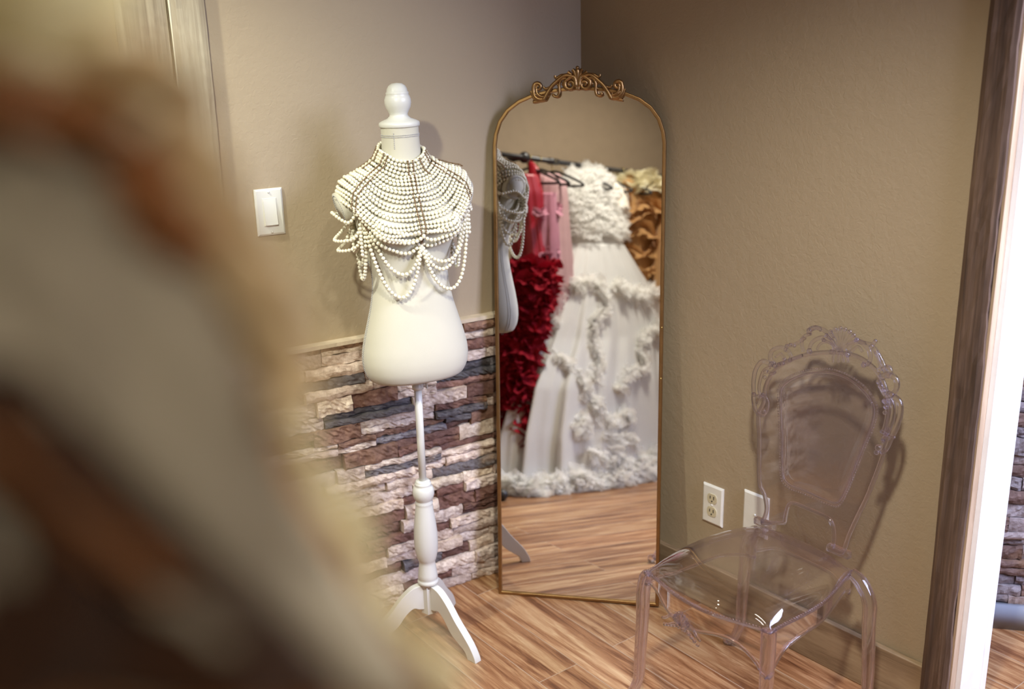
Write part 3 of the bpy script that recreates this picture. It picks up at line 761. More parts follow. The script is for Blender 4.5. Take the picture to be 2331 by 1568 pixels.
# gathering points
A0 = anchor(.02, 1.098); AL = anchor(-.98, 1.172); AR = anchor(.98, 1.176); BL_ = anchor(-2.05, 1.150); BR_ = anchor(2.05, 1.150); BK = anchor(PI, 1.110)
def swag(A, B, sag, off=.0, out=0, side=0, k=44, r=.0050):
    A, B = np.array(A), np.array(B); t = np.linspace(0, 1, k)
    c = 2.2; y = (np.cosh(c * (2 * t - 1)) - math.cosh(c)) / (math.cosh(c) - 1)
    P = A + (B - A) * t[:, None] + UP * (y * sag)[:, None] + fr * (np.sin(PI * t) * out)[:, None]
    P = P + lt * (np.sin(PI * t) * side)[:, None]
    strand(push(P, PR + .001 + off), r=r)
# front-left loops
CU1 = cape(np.array([-.98, .02, .98, -2.05, 2.05, PI]), 1.0)
for s_, dz in ((.022, .0), (.038, -.005)): swag(CU1[0] + UP * dz, CU1[1] + UP * dz * 2, s_, out=.01)
for s_, dz in ((.020, .0), (.034, -.006)): swag(CU1[1] + UP * dz * 2, CU1[2] + UP * dz, s_, out=.01)
swag(AL + UP * .004, A0 + UP * .018, .026, out=.01)
swag(AL - UP * .002, A0 + UP * .008, .052, out=.01)
swag(AL - UP * .008 + lt * .004, A0 - UP * .0, .098, out=.006)
swag(AL - UP * .010 - lt * .006, A0 - UP * .006, .150, out=.004)
swag(A0 + UP * .008, AR + UP * .004, .040, out=.01)
swag(A0 - UP * .0, AR - UP * .002 + lt * .012, .100, out=.006, side=.010)
swag(A0 - UP * .004, AR - UP * .008 + lt * .022, .148, out=.004, side=.018)
swag(A0 - UP * .002, AR + UP * .0 + lt * .018, .080, out=.006, side=.02)
# side and back loops
for (P, Q, sg) in ((AL, BL_, -1), (AR, BR_, 1)):
    swag(P - UP * .002, Q, .045, side=sg * .020); swag(P - UP * .006, Q, .075, side=sg * .018)
    swag(P - UP * .01, Q - UP * .005, .105, side=sg * .006); swag(P - UP * .01, Q - UP * .005, .140, side=sg * .004)
    e = MX + lt * sg * (.176 if sg < 0 else .160) - fr * .004 + UP * 1.176
    t = np.linspace(0, 1, 40)
    arm = spline([P + UP * .030 + lt * sg * .010, MX + lt * sg * .150 + fr * .045 + UP * 1.158, e + UP * .0, MX + lt * sg * .150 - fr * .055 + UP * 1.165, Q + UP * .03], 10); strand(arm)
    arm = spline([P + UP * .005 + lt * sg * .004, MX + lt * sg * .140 + fr * .048 + UP * 1.122, e - UP * .065, MX + lt * sg * .145 - fr * .05 + UP * 1.125, Q + UP * .008], 10); strand(push(arm, PR))
    arm = spline([P - UP * .0 + lt * sg * .002, MX + lt * sg * .135 + fr * .044 + UP * 1.102, e - UP * .090 - lt * sg * .006, MX + lt * sg * .14 - fr * .045 + UP * 1.100, Q + UP * .0], 10); strand(push(arm, PR))
for P in (BL_, BR_):
    for s_ in (.02, .045, .07): swag(P, BK, s_)
# short vertical bunches under the gathering points
for P in (AL, AR):
    for dx in (-.007, 0, .007):
        strand(push([P + lt * dx + UP * (.03 - z) for z in np.linspace(0, .03, 6)], PR + .002))
# hanging tails at the armpits, seen on the mirror side too
for P, n in ((AR + lt * .016, 2), (AL - lt * .014, 2)):
    for k in range(n): strand(push([P + lt * (k * .009) + UP * (-.02 - z) for z in np.linspace(0, .07 - k * .02, 12)], PR + .004))
# brown chain spines (pairs)
def chain(P):
    Q = resample(P, .0042); mb = MB()
    for i, q_ in enumerate(Q): mb.ball(q_, .0021, 6, 4, (1, 1, 1) if i % 2 else (1.25, 1.25, .8))
    mb.build('brown_chain', M_CHAIN, pearl)
U = np.linspace(0, 1, 40)
for t0 in SPINES:
    for dt in (-.006, .006):
        P = []
        for u in U:
            q_ = cape(np.array([t0]), u)[0]; tang = cape(np.array([t0 + .01]), u)[0] - cape(np.array([t0 - .01]), u)[0]
            rad = nrm(q_ - MX - UP * (q_[2] - MX[2])); P.append(q_ + nrm(tang) * dt + rad * (PR * .8) + UP * PR * .3)
        for k, z in enumerate(np.linspace(0, 1, 8)[1:]):
            P.append(P[-1] * .0 + (P[39] * (1 - z) + (anchor(t0, 1.098 if abs(t0) < .1 else 1.135) + fr * .003) * z))
        chain(P)
for t0, u0, u1 in ((.42, 0, .30), (-1.55, .0, .4), (1.35, .3, .75)):
    chain([cape(np.array([t0 + (u - u0) * .35]), u)[0] + nrm(lt * math.sin(t0) + fr * math.cos(t0)) * PR * .9 + UP * PR * .4 for u in np.linspace(u0, u1, 24)])

# the torso sits a touch off plumb on its pole
bpy.context.view_layer.update()
pv = Vector(MX + UP * .745); TM = Matrix.Translation(pv) @ Matrix.Rotation(-.016, 4, Vector(nrm(np.cross(CAM * 0 + np.array([1.0, 0, 0]), UP)))) @ Matrix.Translation(-pv)
_chk = TM @ Vector(MX + UP * 1.4)
if _chk.x > MX[0]: TM = Matrix.Translation(pv) @ Matrix.Rotation(.016, 4, Vector(nrm(np.cross(np.array([1.0, 0, 0]), UP)))) @ Matrix.Translation(-pv)
done = set()
def tilt(o):
    if o.type == 'MESH' and o.data.name not in done: o.data.transform(TM); done.add(o.data.name)
    for c in o.children: tilt(c)
for c in list(form.children):
    if c.name.split('.')[0] in ('torso', 'arm_stump', 'neck_finial'): tilt(c)
for c in list(pearl.children): tilt(c)

# ================================================================ CLEAR CHAIR
SZ = .365
fz = lambda px, py, z=SZ: floor_pt(px, py, z)
cFL, cFR, cBR, cBL = fz(1470, 1302), fz(1752, 1437), fz(1938, 1300), fz(1722, 1205)
chair = thing('clear_acrylic_chair', 'clear lavender tinted acrylic baroque chair with scrolled back before the right wall', 'chair', tuple((cFL + cFR + cBR + cBL) / 4 * np.array([1, 1, 0])))
def edge(a, b, mids):   # mids: (t, outward) bulges
    a, b = np.array(a), np.array(b); d = b - a; n = nrm(np.cross(d, UP))
    pts = [a] + [a + d * t + n * o for t, o in mids] + [b]; P = spline(pts, 12); return resample(P, np.linalg.norm(d) / 40)[:41] if False else P
def reparam(P, n=41):
    d = np.r_[0, np.cumsum(np.linalg.norm(np.diff(P, axis=0), axis=1))]; t = np.linspace(0, d[-1], n)
    return np.stack([np.interp(t, d, P[:, i]) for i in range(3)], 1)
eF = reparam(edge(cFL, cFR, [(.12, .004), (.32, .024), (.6, .030), (.85, .010), (.93, .003)]))
eR = reparam(edge(cFR, cBR, [(.1, .004), (.5, .020), (.9, .004)]))
eB = reparam(edge(cBL, cBR, [(.5, -.010)]))
eL = reparam(edge(cFL, cBL, [(.5, -.022)]))
n = 41; a = np.linspace(0, 1, n)
def coons(i, j):
    s_, t = a[i], a[j]
    return (1 - t) * eF[i] + t * eB[i] + (1 - s_) * eL[j] + s_ * eR[j] - ((1 - s_) * (1 - t) * cFL + s_ * (1 - t) * cFR + (1 - s_) * t * cBL + s_ * t * cBR)
def seat_grid(h, off=0):
    G = np.zeros((n, n, 3))
    for i in range(n):
        for j in range(n):
            s_, t = a[i], a[j]
            k = max(0, (1 - abs(2 * s_ - 1) ** 3.2) * (1 - abs(2 * t - 1) ** 3.2)) ** .55
            G[i, j] = coons(i, j) + UP * (h * k + off)
    return G
mb = MB(); Gt = seat_grid(.056, 0); Gb = seat_grid(.052, -.006)
mb.grid(Gt, flip=True); mb.grid(Gb)
b0 = n * n
ring = [(i, 0) for i in range(n)] + [(n - 1, j) for j in range(1, n)] + [(i, n - 1) for i in range(n - 2, -1, -1)] + [(0, j) for j in range(n - 2, 0, -1)]
idx = [i * n + j for i, j in ring]
for k in range(len(idx)): x, y = idx[k], idx[(k + 1) % len(idx)]; mb.f.append((x, y, b0 + y, b0 + x))
mb.build('seat', M_ACR_THIN, chair)
# bead trim round the seat
per = np.array([Gt[i, j] for i, j in ring]); cen = per.mean(0)
bp = resample(np.vstack([per, per[:1]]), .0072); mb = MB()
for q_ in bp: mb.ball(q_ + nrm((q_ - cen) * [1, 1, 0]) * .0015 + UP * .001, .0026, 8, 5)
mb.build('seat_bead_trim', M_ACR, chair)
MB().tube(per + np.array([nrm((q_ - cen) * [1, 1, 0]) * .002 for q_ in per]) - UP * .0035, .0028, 8, closed=True).build('seat_rim', M_ACR, chair)
# aprons with scalloped lower edges
def apron(E, prof, name='apron'):
    m_ = len(E); low = np.interp(np.linspace(0, 1, m_), [p_[0] for p_ in prof], [p_[1] for p_ in prof])
    k = np.ones(5) / 5; low = np.convolve(np.r_[[low[0]] * 2, low, [low[-1]] * 2], k, 'valid')
    G = np.zeros((m_, 5, 3)); N_ = np.gradient(E, axis=0); N_ = np.cross(N_, UP); N_ /= np.linalg.norm(N_, axis=1)[:, None]
    for j in range(5): G[:, j] = E - UP * (.004 + (low - .004)[:, None] * j / 4)
    mb = MB(); mb.grid(G + N_[:, None] * .0018); mb.grid(G - N_[:, None] * .0018, flip=True)
    ap = mb.build(name, M_ACR_THIN, chair)
    MB().tube(G[:, -1], .0042, 8).build('apron_lip', M_ACR, ap)
    return G, N_
Gf, Nf = apron(eF, [(0, .020), (.08, .022), (.16, .045), (.27, .060), (.40, .066), (.5, .064), (.62, .050), (.74, .046), (.84, .060), (.93, .085), (1, .12)])
apron(eR, [(0, .12), (.07, .085), (.16, .060), (.3, .050), (.5, .048), (.7, .040), (.9, .034), (1, .05)])
apron(eL, [(0, .03), (.1, .03), (.3, .045), (.5, .05), (.7, .045), (.9, .06), (1, .08)])
apron(eB, [(0, .06), (.2, .03), (.5, .03), (.8, .03), (1, .06)])
# carved shell on the front apron
k0 = int(.40 * 40); sc_ = Gf[k0, 4] + Nf[k0] * .006; tx = nrm(Gf[k0 + 2, 0] - Gf[k0 - 2, 0])
mb = MB()
for aa in np.linspace(-1.15, 1.15, 9):
    L_ = .030 * (1 - .18 * abs(aa)); mb.tube([sc_ + tx * math.sin(aa) * r_ + UP * (math.cos(aa) * r_) + Nf[k0] * .004 * math.sin(r_ / L_ * 2.6) for r_ in np.linspace(.004, L_, 8)], np.linspace(.0016, .0034, 8), 8)
    mb.ball(sc_ + tx * math.sin(aa) * L_ + UP * math.cos(aa) * L_, .0042, 8, 6)
for sg in (-1, 1):
    P = spline([(0, 0), (.014, .012), (.034, .010), (.050, -.004), (.060, -.008)], 6); mb.tube([sc_ + tx * sg * x + UP * y for x, y in P], np.linspace(.005, .003, len(P)), 8)
    P = spline([(.004, -.008), (.016, -.002), (.030, -.010), (.044, -.020)], 6); mb.tube([sc_ + tx * sg * x + UP * y for x, y in P], np.linspace(.0045, .003, len(P)), 8)
    for k in range(5): mb.ball(sc_ + tx * sg * (.012 + .010 * k) - UP * (.006 + .004 * k), .0045, 8, 6)
mb.build('apron_shell', M_ACR, chair)
# cabriole legs
def leg(c, out, side, knee, lean=0.012, name='leg'):
    c = np.array(c) * [1, 1, 0]
    P = spline([c + UP * (SZ - .002), c + out * knee * .55 + UP * (SZ - .018), c + out * knee + UP * (SZ - .055), c + out * (knee * 1.06) + UP * .25, c + out * (knee * 1.04 + lean * .4) + UP * .15, c + out * (knee + lean * .7) + UP * .08, c + out * (knee + .012 + lean) + UP * .035, c + out * (knee + .030 + lean) + UP * .012], 8)
    r_ = np.interp(np.linspace(0, 1, len(P)), [0, .12, .3, .6, .85, 1], [.012, .016, .0165, .014, .012, .011])
    lg = MB().tube(P, r_, 14).build(name, M_ACR, chair)
    sd = nrm(np.cross(out, UP)); mb = MB()
    for sg in (-1, 1): mb.tube(P[2:] + sd * sg * .0135 * np.linspace(1, .7, len(P) - 2)[:, None], .0035, 7)
    mb.build('leg_ridge', M_ACR, lg)
    MB().ball(c + out * (knee + .036 + lean) + UP * .0135, .0135, 14, 10).build('scroll_foot', M_ACR, lg)
cc = (cFL + cFR + cBR + cBL) / 4
leg(cFL + nrm((cc - cFL) * [1, 1, 0]) * .006, nrm(XR * .9 + (cFL - cc) * [4, 4, 0]), 0, .012)
leg(cFR + nrm((cc - cFR) * [1, 1, 0]) * .012, nrm((cFR - cc) * [1, 1, 0]), 0, .004)
leg(cBR, nrm(-XR * 1.0 - NR * .1), 0, .055, .022)
leg(cBL, nrm(XR * 1.0 + NR * .05), 0, .03)
# back rest, traced on its own slightly leaning plane
bm = (cBL + cBR) / 2; bd = nrm((cBR - cBL) * [1, 1, 0]); bn = nrm(np.cross(bd, UP)); bn = bn if bn @ (CAM - bm) > 0 else -bn
BN = nrm(bn * math.cos(.075) + UP * math.sin(.075)); B0 = bm + UP * .03 - bn * .0
def bk(px, py, off=0.0):
    P = plane_pt(px, py, B0, BN); x = (P - B0) @ bd
    return P + BN * off
post = [(1735, 1190), (1745, 1160), (1740, 1125), (1729, 1098), (1728, 1040), (1728, 985), (1726, 945), (1738, 915), (1744, 875), (1768, 838), (1810, 815), (1860, 803), (1920, 803), (1965, 818), (2000, 850), (2018, 890), (2026, 930), (2018, 985), (2010, 1035), (1992, 1085), (1972, 1135), (1950, 1180), (1932, 1220), (1920, 1258)]
base = [(1896, 1250), (1898, 1215), (1893, 1190), (1878, 1175), (1850, 1163), (1815, 1148), (1800, 1146), (1792, 1158), (1786, 1190)]
outl = np.vstack([spline(post, 6), spline(base, 6)])
PF = np.array([bk(x, y, .0025) for x, y in outl]); PB = np.array([bk(x, y, -.0025) for x, y in outl])
k = len(outl)
mb = MB().add(np.vstack([PF, PB]), [tuple(range(k))[::-1], tuple(range(k, 2 * k))] + [(i, (i + 1) % k, k + (i + 1) % k, k + i) for i in range(k)])
mb.build('backrest', M_ACR_THIN, chair, smooth=False)
MB().tube([bk(x, y) for x, y in outl], .0052, 9, closed=True).build('back_rim', M_ACR, chair)
# moulded oval pad with groove and beads
pad = [(1775, 905), (1779, 878), (1800, 858), (1840, 843), (1885, 840), (1925, 850), (1960, 872), (1988, 903), (1998, 932), (1990, 972), (1972, 1015), (1952, 1065), (1934, 1110), (1918, 1142), (1903, 1150), (1870, 1138), (1830, 1120), (1798, 1108), (1782, 1088), (1779, 1050), (1779, 1000), (1777, 950)]
pd = spline(pad, 5, True); pc = pd.mean(0); prof_ = [(1.0, 0), (.975, .004), (.945, .0015), (.92, .005), (.88, .0080), (.76, .0100), (.5, .0108), (.2, .0110)]
padm = MB()
for sg in (1, -1):
    G = np.array([[bk(*(pc + (q_ - pc) * s_), sg * (.003 + h_)) for q_ in pd] for s_, h_ in prof_]); b = padm.n
    padm.grid(G, cv=True, flip=sg > 0); padm.f.append(tuple(b + 7 * len(pd) + i for i in range(len(pd)))[::sg])
pad_o = padm.build('back_pad', M_ACR_THIN, chair)
P = resample(np.array([bk(*(pc + (q_ - pc) * 1.012), .0055) for q_ in np.vstack([pd, pd[:1]])]), .0066); mb = MB()
for q_ in P: mb.ball(q_, .0022, 7, 5)
mb.build('pad_bead_trim', M_ACR, pad_o)
MB().tube(np.array([bk(*(pc + (q_ - pc) * .955), .0055) for q_ in pd]), .0026, 7, closed=True).build('pad_piping', M_ACR, pad_o)
# scrollwork
def bstroke(mb, pts, r0, r1, off=.004, k=6):
    P = spline(pts, k); mb.tube([bk(x, y, off) for x, y in P], np.linspace(r0, r1, len(P)), 8)
def bball(mb, x, y, r_, off=.006): mb.ball(bk(x, y, off), r_, 9, 7)
mb = MB()   # crest shell
for aa in np.linspace(-1.05, 1.05, 9):
    ex, ey = 1917 + 44 * math.sin(aa) * 1.0, 796 - 50 * math.cos(aa) * (1 - .05 * abs(aa))
    bstroke(mb, [(1917 + 4 * aa, 800), (1917 + 20 * math.sin(aa), 796 - 25 * math.cos(aa)), (ex, ey)], .0016, .0042, .008); bball(mb, ex, ey, .0052, .007)
for x in (1905, 1914, 1922, 1930): bstroke(mb, [(x, 798), (x - 1 + (x - 1917) * .3, 812), (x + (x - 1917) * .4, 824)], .0034, .0026, .007)
mb.build('crest_shell', M_ACR, chair)
def scroll_set(name, strokes, balls):
    mb = MB()
    for pts, r0, r1 in strokes: bstroke(mb, pts, r0, r1)
    for x, y, r_ in balls: bball(mb, x, y, r_)
    return mb.build(name, M_ACR, chair)
scroll_set('crest_scroll', [([(1905, 795), (1895, 775), (1872, 768), (1852, 778), (1845, 795), (1850, 803)], .006, .004), ([(1898, 798), (1900, 785), (1886, 778), (1870, 782), (1862, 795)], .0035, .003),
    ([(1898, 770), (1880, 752), (1860, 746), (1846, 752), (1844, 762)], .0055, .005), ([(1848, 758), (1830, 768), (1828, 785), (1832, 800)], .0045, .004), ([(1835, 768), (1815, 782), (1795, 788), (1790, 800)], .0045, .004), ([(1846, 748), (1862, 744), (1872, 752)], .005, .004)],
    [(1846, 798, .0065), (1896, 800, .006), (1846, 752, .007), (1795, 786, .005), (1803, 784, .005), (1812, 786, .0045)])
scroll_set('shoulder_scroll', [([(1765, 828), (1756, 815), (1760, 798), (1778, 790), (1795, 796), (1803, 810), (1800, 822)], .006, .004), ([(1790, 818), (1780, 805), (1768, 812)], .004, .003), ([(1758, 828), (1738, 822), (1724, 838), (1718, 865), (1718, 895)], .0065, .005),
    ([(1762, 832), (1775, 828), (1800, 818), (1830, 808)], .0045, .003)], [(1760, 828, .007), (1768, 832, .0055), (1777, 828, .005), (1786, 826, .005), (1788, 818, .0045)])
scroll_set('side_scroll', [([(1755, 835), (1742, 842), (1734, 860), (1730, 885), (1736, 905)], .0045, .0035), ([(1718, 895), (1718, 915), (1724, 935), (1736, 945), (1747, 935), (1750, 915), (1742, 900), (1732, 905), (1727, 920)], .0055, .0035), ([(1750, 845), (1760, 850), (1768, 846)], .004, .003)],
    [(1742, 935, .0065), (1720, 897, .006), (1730, 900, .005), (1740, 897, .005), (1747, 845, .006), (1744, 858, .005)])
scroll_set('crest_scroll', [([(1932, 797), (1942, 780), (1962, 778), (1978, 792), (1984, 812), (1978, 828), (1966, 828)], .006, .0045), ([(1940, 800), (1955, 788), (1966, 800)], .0035, .003), ([(1950, 772), (1972, 780), (1990, 782), (1996, 774)], .005, .0035),
    ([(1985, 785), (1998, 800), (2012, 825), (2018, 845)], .0055, .005), ([(1995, 798), (2004, 818), (2008, 838)], .0045, .004)], [(1933, 806, .0065), (1970, 830, .006), (1996, 776, .005), (1988, 788, .0045), (2006, 840, .0055)])
scroll_set('shoulder_scroll', [([(2012, 840), (2024, 835), (2030, 845), (2022, 858)], .006, .005), ([(2008, 858), (2025, 852), (2042, 862), (2044, 882), (2034, 896), (2024, 892)], .0075, .005), ([(2004, 868), (2010, 885), (2018, 900)], .0045, .004)], [(2004, 868, .006), (2009, 878, .006), (2016, 888, .0055), (2034, 898, .0065), (2024, 900, .0055)])
scroll_set('side_scroll', [([(2036, 900), (2050, 915), (2052, 940), (2044, 970), (2030, 1000), (2020, 1022), (2008, 1030)], .0075, .0045), ([(2028, 905), (2036, 930), (2032, 960), (2022, 985), (2012, 1000)], .006, .0045), ([(2018, 905), (2022, 930), (2020, 955), (2012, 985)], .005, .004), ([(2008, 980), (2025, 990), (2040, 995)], .005, .003)],
    [(2018, 912, .0065), (2020, 925, .0055), (2018, 938, .005), (2003, 1018, .0075), (1999, 1028, .006), (2014, 1002, .005), (2026, 996, .005)])
# brackets where the back meets the seat
for (x, y) in ((1742, 1185), (1910, 1247)):
    c = bk(x, y, 0); MB().box(c - UP * .008, .030, .0085, .009, [bd, bn, UP]).build('back_bracket', M_ACR, chair, bevel=.003)

# ================================================================ CLOTHES RACK
RZ = 1.44
def mz(px, py, z):
    P, r = mirror_ray(px, py); return P + r * (z - P[2]) / r[2]
RA, RB = mz(1145, 352, RZ), mz(1495, 400, RZ)
RE = nrm(RB - RA); RN = np.array([-RE[1], RE[0], 0]); RN = RN if RN @ (MA - RA) > 0 else -RN
def rk(s, n_=0., z=0.): return RA * [1, 1, 0] + RE * s + RN * n_ + UP * z
def mp(px, py, n_=0.0):
    P, r = mirror_ray(px, py); P0 = RA + RN * n_; Q = P + r * ((P0 - P) @ RN) / (r @ RN); return (Q - RA) @ RE, Q[2]
rack = thing('clothes_rack', 'black pipe clothes rack along the wall opposite, seen in the mirror', 'clothes rack', tuple(rk(.4)))
MB().tube([rk(-.30, 0, RZ), rk(2.0, 0, RZ)], .0115, 16).build('rail', M_BLACK, rack)
for s_ in (.33, 1.02):
    MB().tube([rk(s_ - .03, 0, RZ), rk(s_ + .03, 0, RZ)], .0155, 16).build('pipe_coupling', M_BLACK, rack)
mb = MB().ball(rk(.135, .0, RZ), .026, 16, 12, (1, 1, 1))
wd = ((DRr - 0) - (rk(.135) @ NRr)); mb.tube([rk(.135, 0, RZ), rk(.135, 0, RZ) + NRr * wd], .011, 12)
mb.build('wall_bracket', M_BLACK, rack)
MB().tube([rk(-.28, 0, RZ + .01), rk(-.28, 0, .035)], .0115, 14).build('post', M_BLACK, rack)
MB().tube([rk(-.28, -.14, .022), rk(-.28, .30, .022)], .014, 12).ball(rk(-.28, .30, .024), .024, 14, 10).ball(rk(-.28, -.14, .024), .024, 14, 10).build('foot', M_BLACK, rack)

T_WHITE = fabric('white_tulle', (.97, .96, .93), .9, transl=.55, trans=.45, weave=500, var=.03)
T_WHITE2 = fabric('white_net_skirt', (.84, .83, .79), .8, transl=.30, trans=.0, weave=500, var=.03)
T_RED = fabric('crimson_satin', (.30, .004, .014), .45, weave=600, sheen=0, var=.1)
T_RED2 = fabric('crimson_tulle', (.30, .004, .015), .85, sheen=0, transl=.25, weave=500, var=.12)
T_PINK = fabric('blush_chiffon', (.66, .42, .42), .7, sheen=0, transl=.25, weave=500, var=.10)
T_PINK2 = fabric('dusty_rose_lace', (.55, .24, .31), .8, transl=.2, weave=500, var=.15)
T_IVORY = fabric('ivory_crepe', (.80, .72, .60), .7, weave=700, var=.03)
T_ROSE = fabric('terracotta_crepe', (.50, .20, .15), .8, weave=700)
T_TAN = fabric('camel_tulle', (.58, .33, .13), .85, transl=.35, trans=.05, weave=500, var=.12)
T_TAN2 = fabric('champagne_tulle', (.72, .55, .32), .85, transl=.35, trans=.05, weave=500, var=.08)
T_CREAM = fabric('cream_tulle', (.82, .76, .54), .85, transl=.4, trans=.12, weave=500, var=.05)
T_TAUPE = fabric('taupe_chiffon', (.52, .45, .34), .85, transl=.3, weave=500, var=.08)
T_SHADE = fabric('brown_shade_cloth', (.050, .018, .006), .95, weave=600, var=.15)  # dark brown that stands for shade on the near gown
T_RUST = fabric('rust_satin', (.34, .135, .045), .8, weave=600, var=.12)

def drape_tube(levels, folds, amp, m, name, parent, seed=0, rows_=60, cols_=150, th0=0, th1=2 * PI, twist=0.0, rough=0.0):
    """levels: (z, s, n, half_s, half_n) from top to bottom"""
    r = np.random.default_rng(seed); Lv = np.array(sorted(levels)); zz = np.linspace(Lv[0, 0], Lv[-1, 0], rows_)
    th = np.linspace(th0, th1, cols_, endpoint=abs(th1 - th0) < 6.28); G = np.zeros((rows_, len(th), 3))
    ph = r.uniform(0, 6.28, 12)
    for i, z in enumerate(zz):
        s_, n_, a_, b_ = [np.interp(z, Lv[:, 0], Lv[:, k]) for k in (1, 2, 3, 4)]
        t = (zz[-1] - z) / (zz[-1] - zz[0])
        A = amp * (.25 + .95 * t)
        m_ = np.sin(folds * th + ph[0] + 1.3 * np.sin(2 * th + ph[1]) + twist * t * 6) * .6 + np.sin((folds * 1.7) // 1 * th + ph[2] + t * 2) * .3 + np.sin(3 * th + ph[3] + 2 * t) * .35
        m_ = m_ + rough * (np.sin(th * 31 + ph[4] + z * 60) * np.sin(z * 90 + ph[5] + th * 7))
        k = 1 + A * m_
        P = RA * [1, 1, 0] + np.outer(s_ + a_ * np.cos(th) * k, RE) + np.outer(n_ + b_ * np.sin(th) * k, RN)
        P[:, 2] = z + .004 * np.sin(5 * th + ph[6]) * t
        G[i] = P
    mb = MB(); full = abs(th1 - th0) > 6.28; mb.grid(G, cv=full)
    if full: mb.f.append(tuple((rows_ - 1) * len(th) + i for i in range(len(th))))
    return mb.build(name, m, parent)
def ruffle(mb, P, Nn, width, amp, freq, layers=5, fan=1.1, seed=0, W=None, step=.006):
    """fluffy gathered frill: wavy leaves fanned about the path"""
    r = np.random.default_rng(seed); P = resample(P, step); m_ = len(P)
    T = np.gradient(P, axis=0); T /= np.linalg.norm(T, axis=1)[:, None] + 1e-9
    if callable(Nn): N_ = np.array([Nn(p_) for p_ in P])
    else: N_ = np.tile(np.array(Nn, float), (m_, 1))
    N_ -= T * (N_ * T).sum(1)[:, None]; N_ /= np.linalg.norm(N_, axis=1)[:, None] + 1e-9
    Wd = np.cross(T, N_); arc = np.arange(m_) * step; J = 6
    for l in range(layers):
        a_ = fan * (2 * (l + .5) / layers - 1) + r.normal(0, .06); D = N_ * math.cos(a_) + Wd * math.sin(a_); E_ = -N_ * math.sin(a_) + Wd * math.cos(a_)
        wv = width * (.78 + .28 * np.sin(arc * 37 + r.uniform(0, 6)) + .22 * np.sin(arc * 83 + r.uniform(0, 6)) + .14 * r.normal(0, 1, m_)) ; p1, p2 = r.uniform(0, 6, 2)
        f_ = freq * r.uniform(.85, 1.15); G = np.zeros((J, m_, 3))
        for j in range(J):
            t = j / (J - 1)
            G[j] = P + D * (wv * t)[:, None] + E_ * (amp * t * np.sin(f_ * arc + p1 + .8 * np.sin(arc * 21 + p2)))[:, None] + T * (amp * .5 * t * np.cos(f_ * arc + p1))[:, None] - UP * (width * .22 * t * t)
        mb.grid(G)
    return mb
def ring_path(s_, n_, a_, b_, z, t0=0, t1=2 * PI, wob=0., seed=0, k=90):
    r = np.random.default_rng(seed); th = np.linspace(t0, t1, k); p_ = r.uniform(0, 6, 3)
    P = RA * [1, 1, 0] + np.outer(s_ + a_ * np.cos(th), RE) + np.outer(n_ + b_ * np.sin(th), RN)
    P[:, 2] = z + wob * (np.sin(3 * th + p_[0]) + .6 * np.sin(7 * th + p_[1])); return P
def outward(s_, n_, up=.1):
    c = rk(s_, n_)
    def f(p_):
        d = (p_ - c) * [1, 1, 0]; return nrm(nrm(d) + UP * up)
    return f

# ---- white ball gown
def lv(py, xl, xr, n0, b, pyr=None):
    a_ = mp(xl, py, n0); c_ = mp(xr, pyr or py, n0); return ((a_[1] + c_[1]) / 2, (a_[0] + c_[0]) / 2, n0, (c_[0] - a_[0]) / 2, b)
wg = thing('ball_gown', 'white tulle ball gown with feathery bodice and ruffled full skirt, seen in the mirror', 'gown', tuple(rk(.55, .1)))
WL = [lv(392, 1308, 1372, .03, .045), lv(430, 1292, 1395, .04, .07), lv(480, 1290, 1402, .05, .085), lv(530, 1296, 1404, .06, .09), lv(560, 1300, 1406, .07, .10)]
SKL = [lv(556, 1300, 1408, .07, .10), lv(620, 1276, 1442, .08, .14), lv(680, 1258, 1478, .09, .17), lv(760, 1226, 1515, .10, .20), lv(860, 1172, 1530, .12, .24), lv(960, 1142, 1540, .13, .27), lv(1060, 1125, 1545, .14, .30)]
zl, sl, nl, al, bl_ = SKL[-1]; SKL.append((.015, sl - .01, .15, al + .03, .31))
WLm = np.array(SKL + WL[:-1]); WLm = WLm[np.argsort(WLm[:, 0])]
drape_tube(WL, 7, .03, T_WHITE, 'bodice', wg, 3, 30, 100)
drape_tube(SKL, 19, .075, T_WHITE2, 'skirt', wg, 4, 70, 260)
def wl_at(z): return [np.interp(z, WLm[:, 0], WLm[:, k]) for k in (1, 2, 3, 4)]
mb = MB()
for i, z in enumerate(np.linspace(1.13, 1.40, 9)):
    s_, n_, a_, b_ = wl_at(z); ruffle(mb, ring_path(s_, n_, a_, b_, z, wob=.006, seed=i), outward(s_, n_, .25), .044, .006, 300, 7, 1.3, 40 + i, step=.004)
s_, n_, a_, b_ = wl_at(1.405); ruffle(mb, ring_path(s_, n_, .035, .03, 1.415, wob=.004), outward(s_, n_, .9), .045, .007, 280, 9, 1.4, 77, step=.004)
mb.build('feather_ruffles', T_WHITE, wg)
def spath(pts):   # points (px, py) on the skirt's visible side -> on the skirt surface
    out = []
    for x, y in pts:
        n0 = .25
        for _ in range(14):
            s0, z0_ = mp(x, y, n0); s_, n_, a_, b_ = wl_at(z0_); q_ = (s0 - s_) / a_
            th = math.acos(max(-.98, min(.98, q_)))
            n1 = n_ + b_ * math.sin(th); n0 = .5 * n0 + .5 * n1
        out.append(rk(s_ + a_ * math.cos(th), n_ + b_ * math.sin(th), z0_))
    return spline(out, 8)
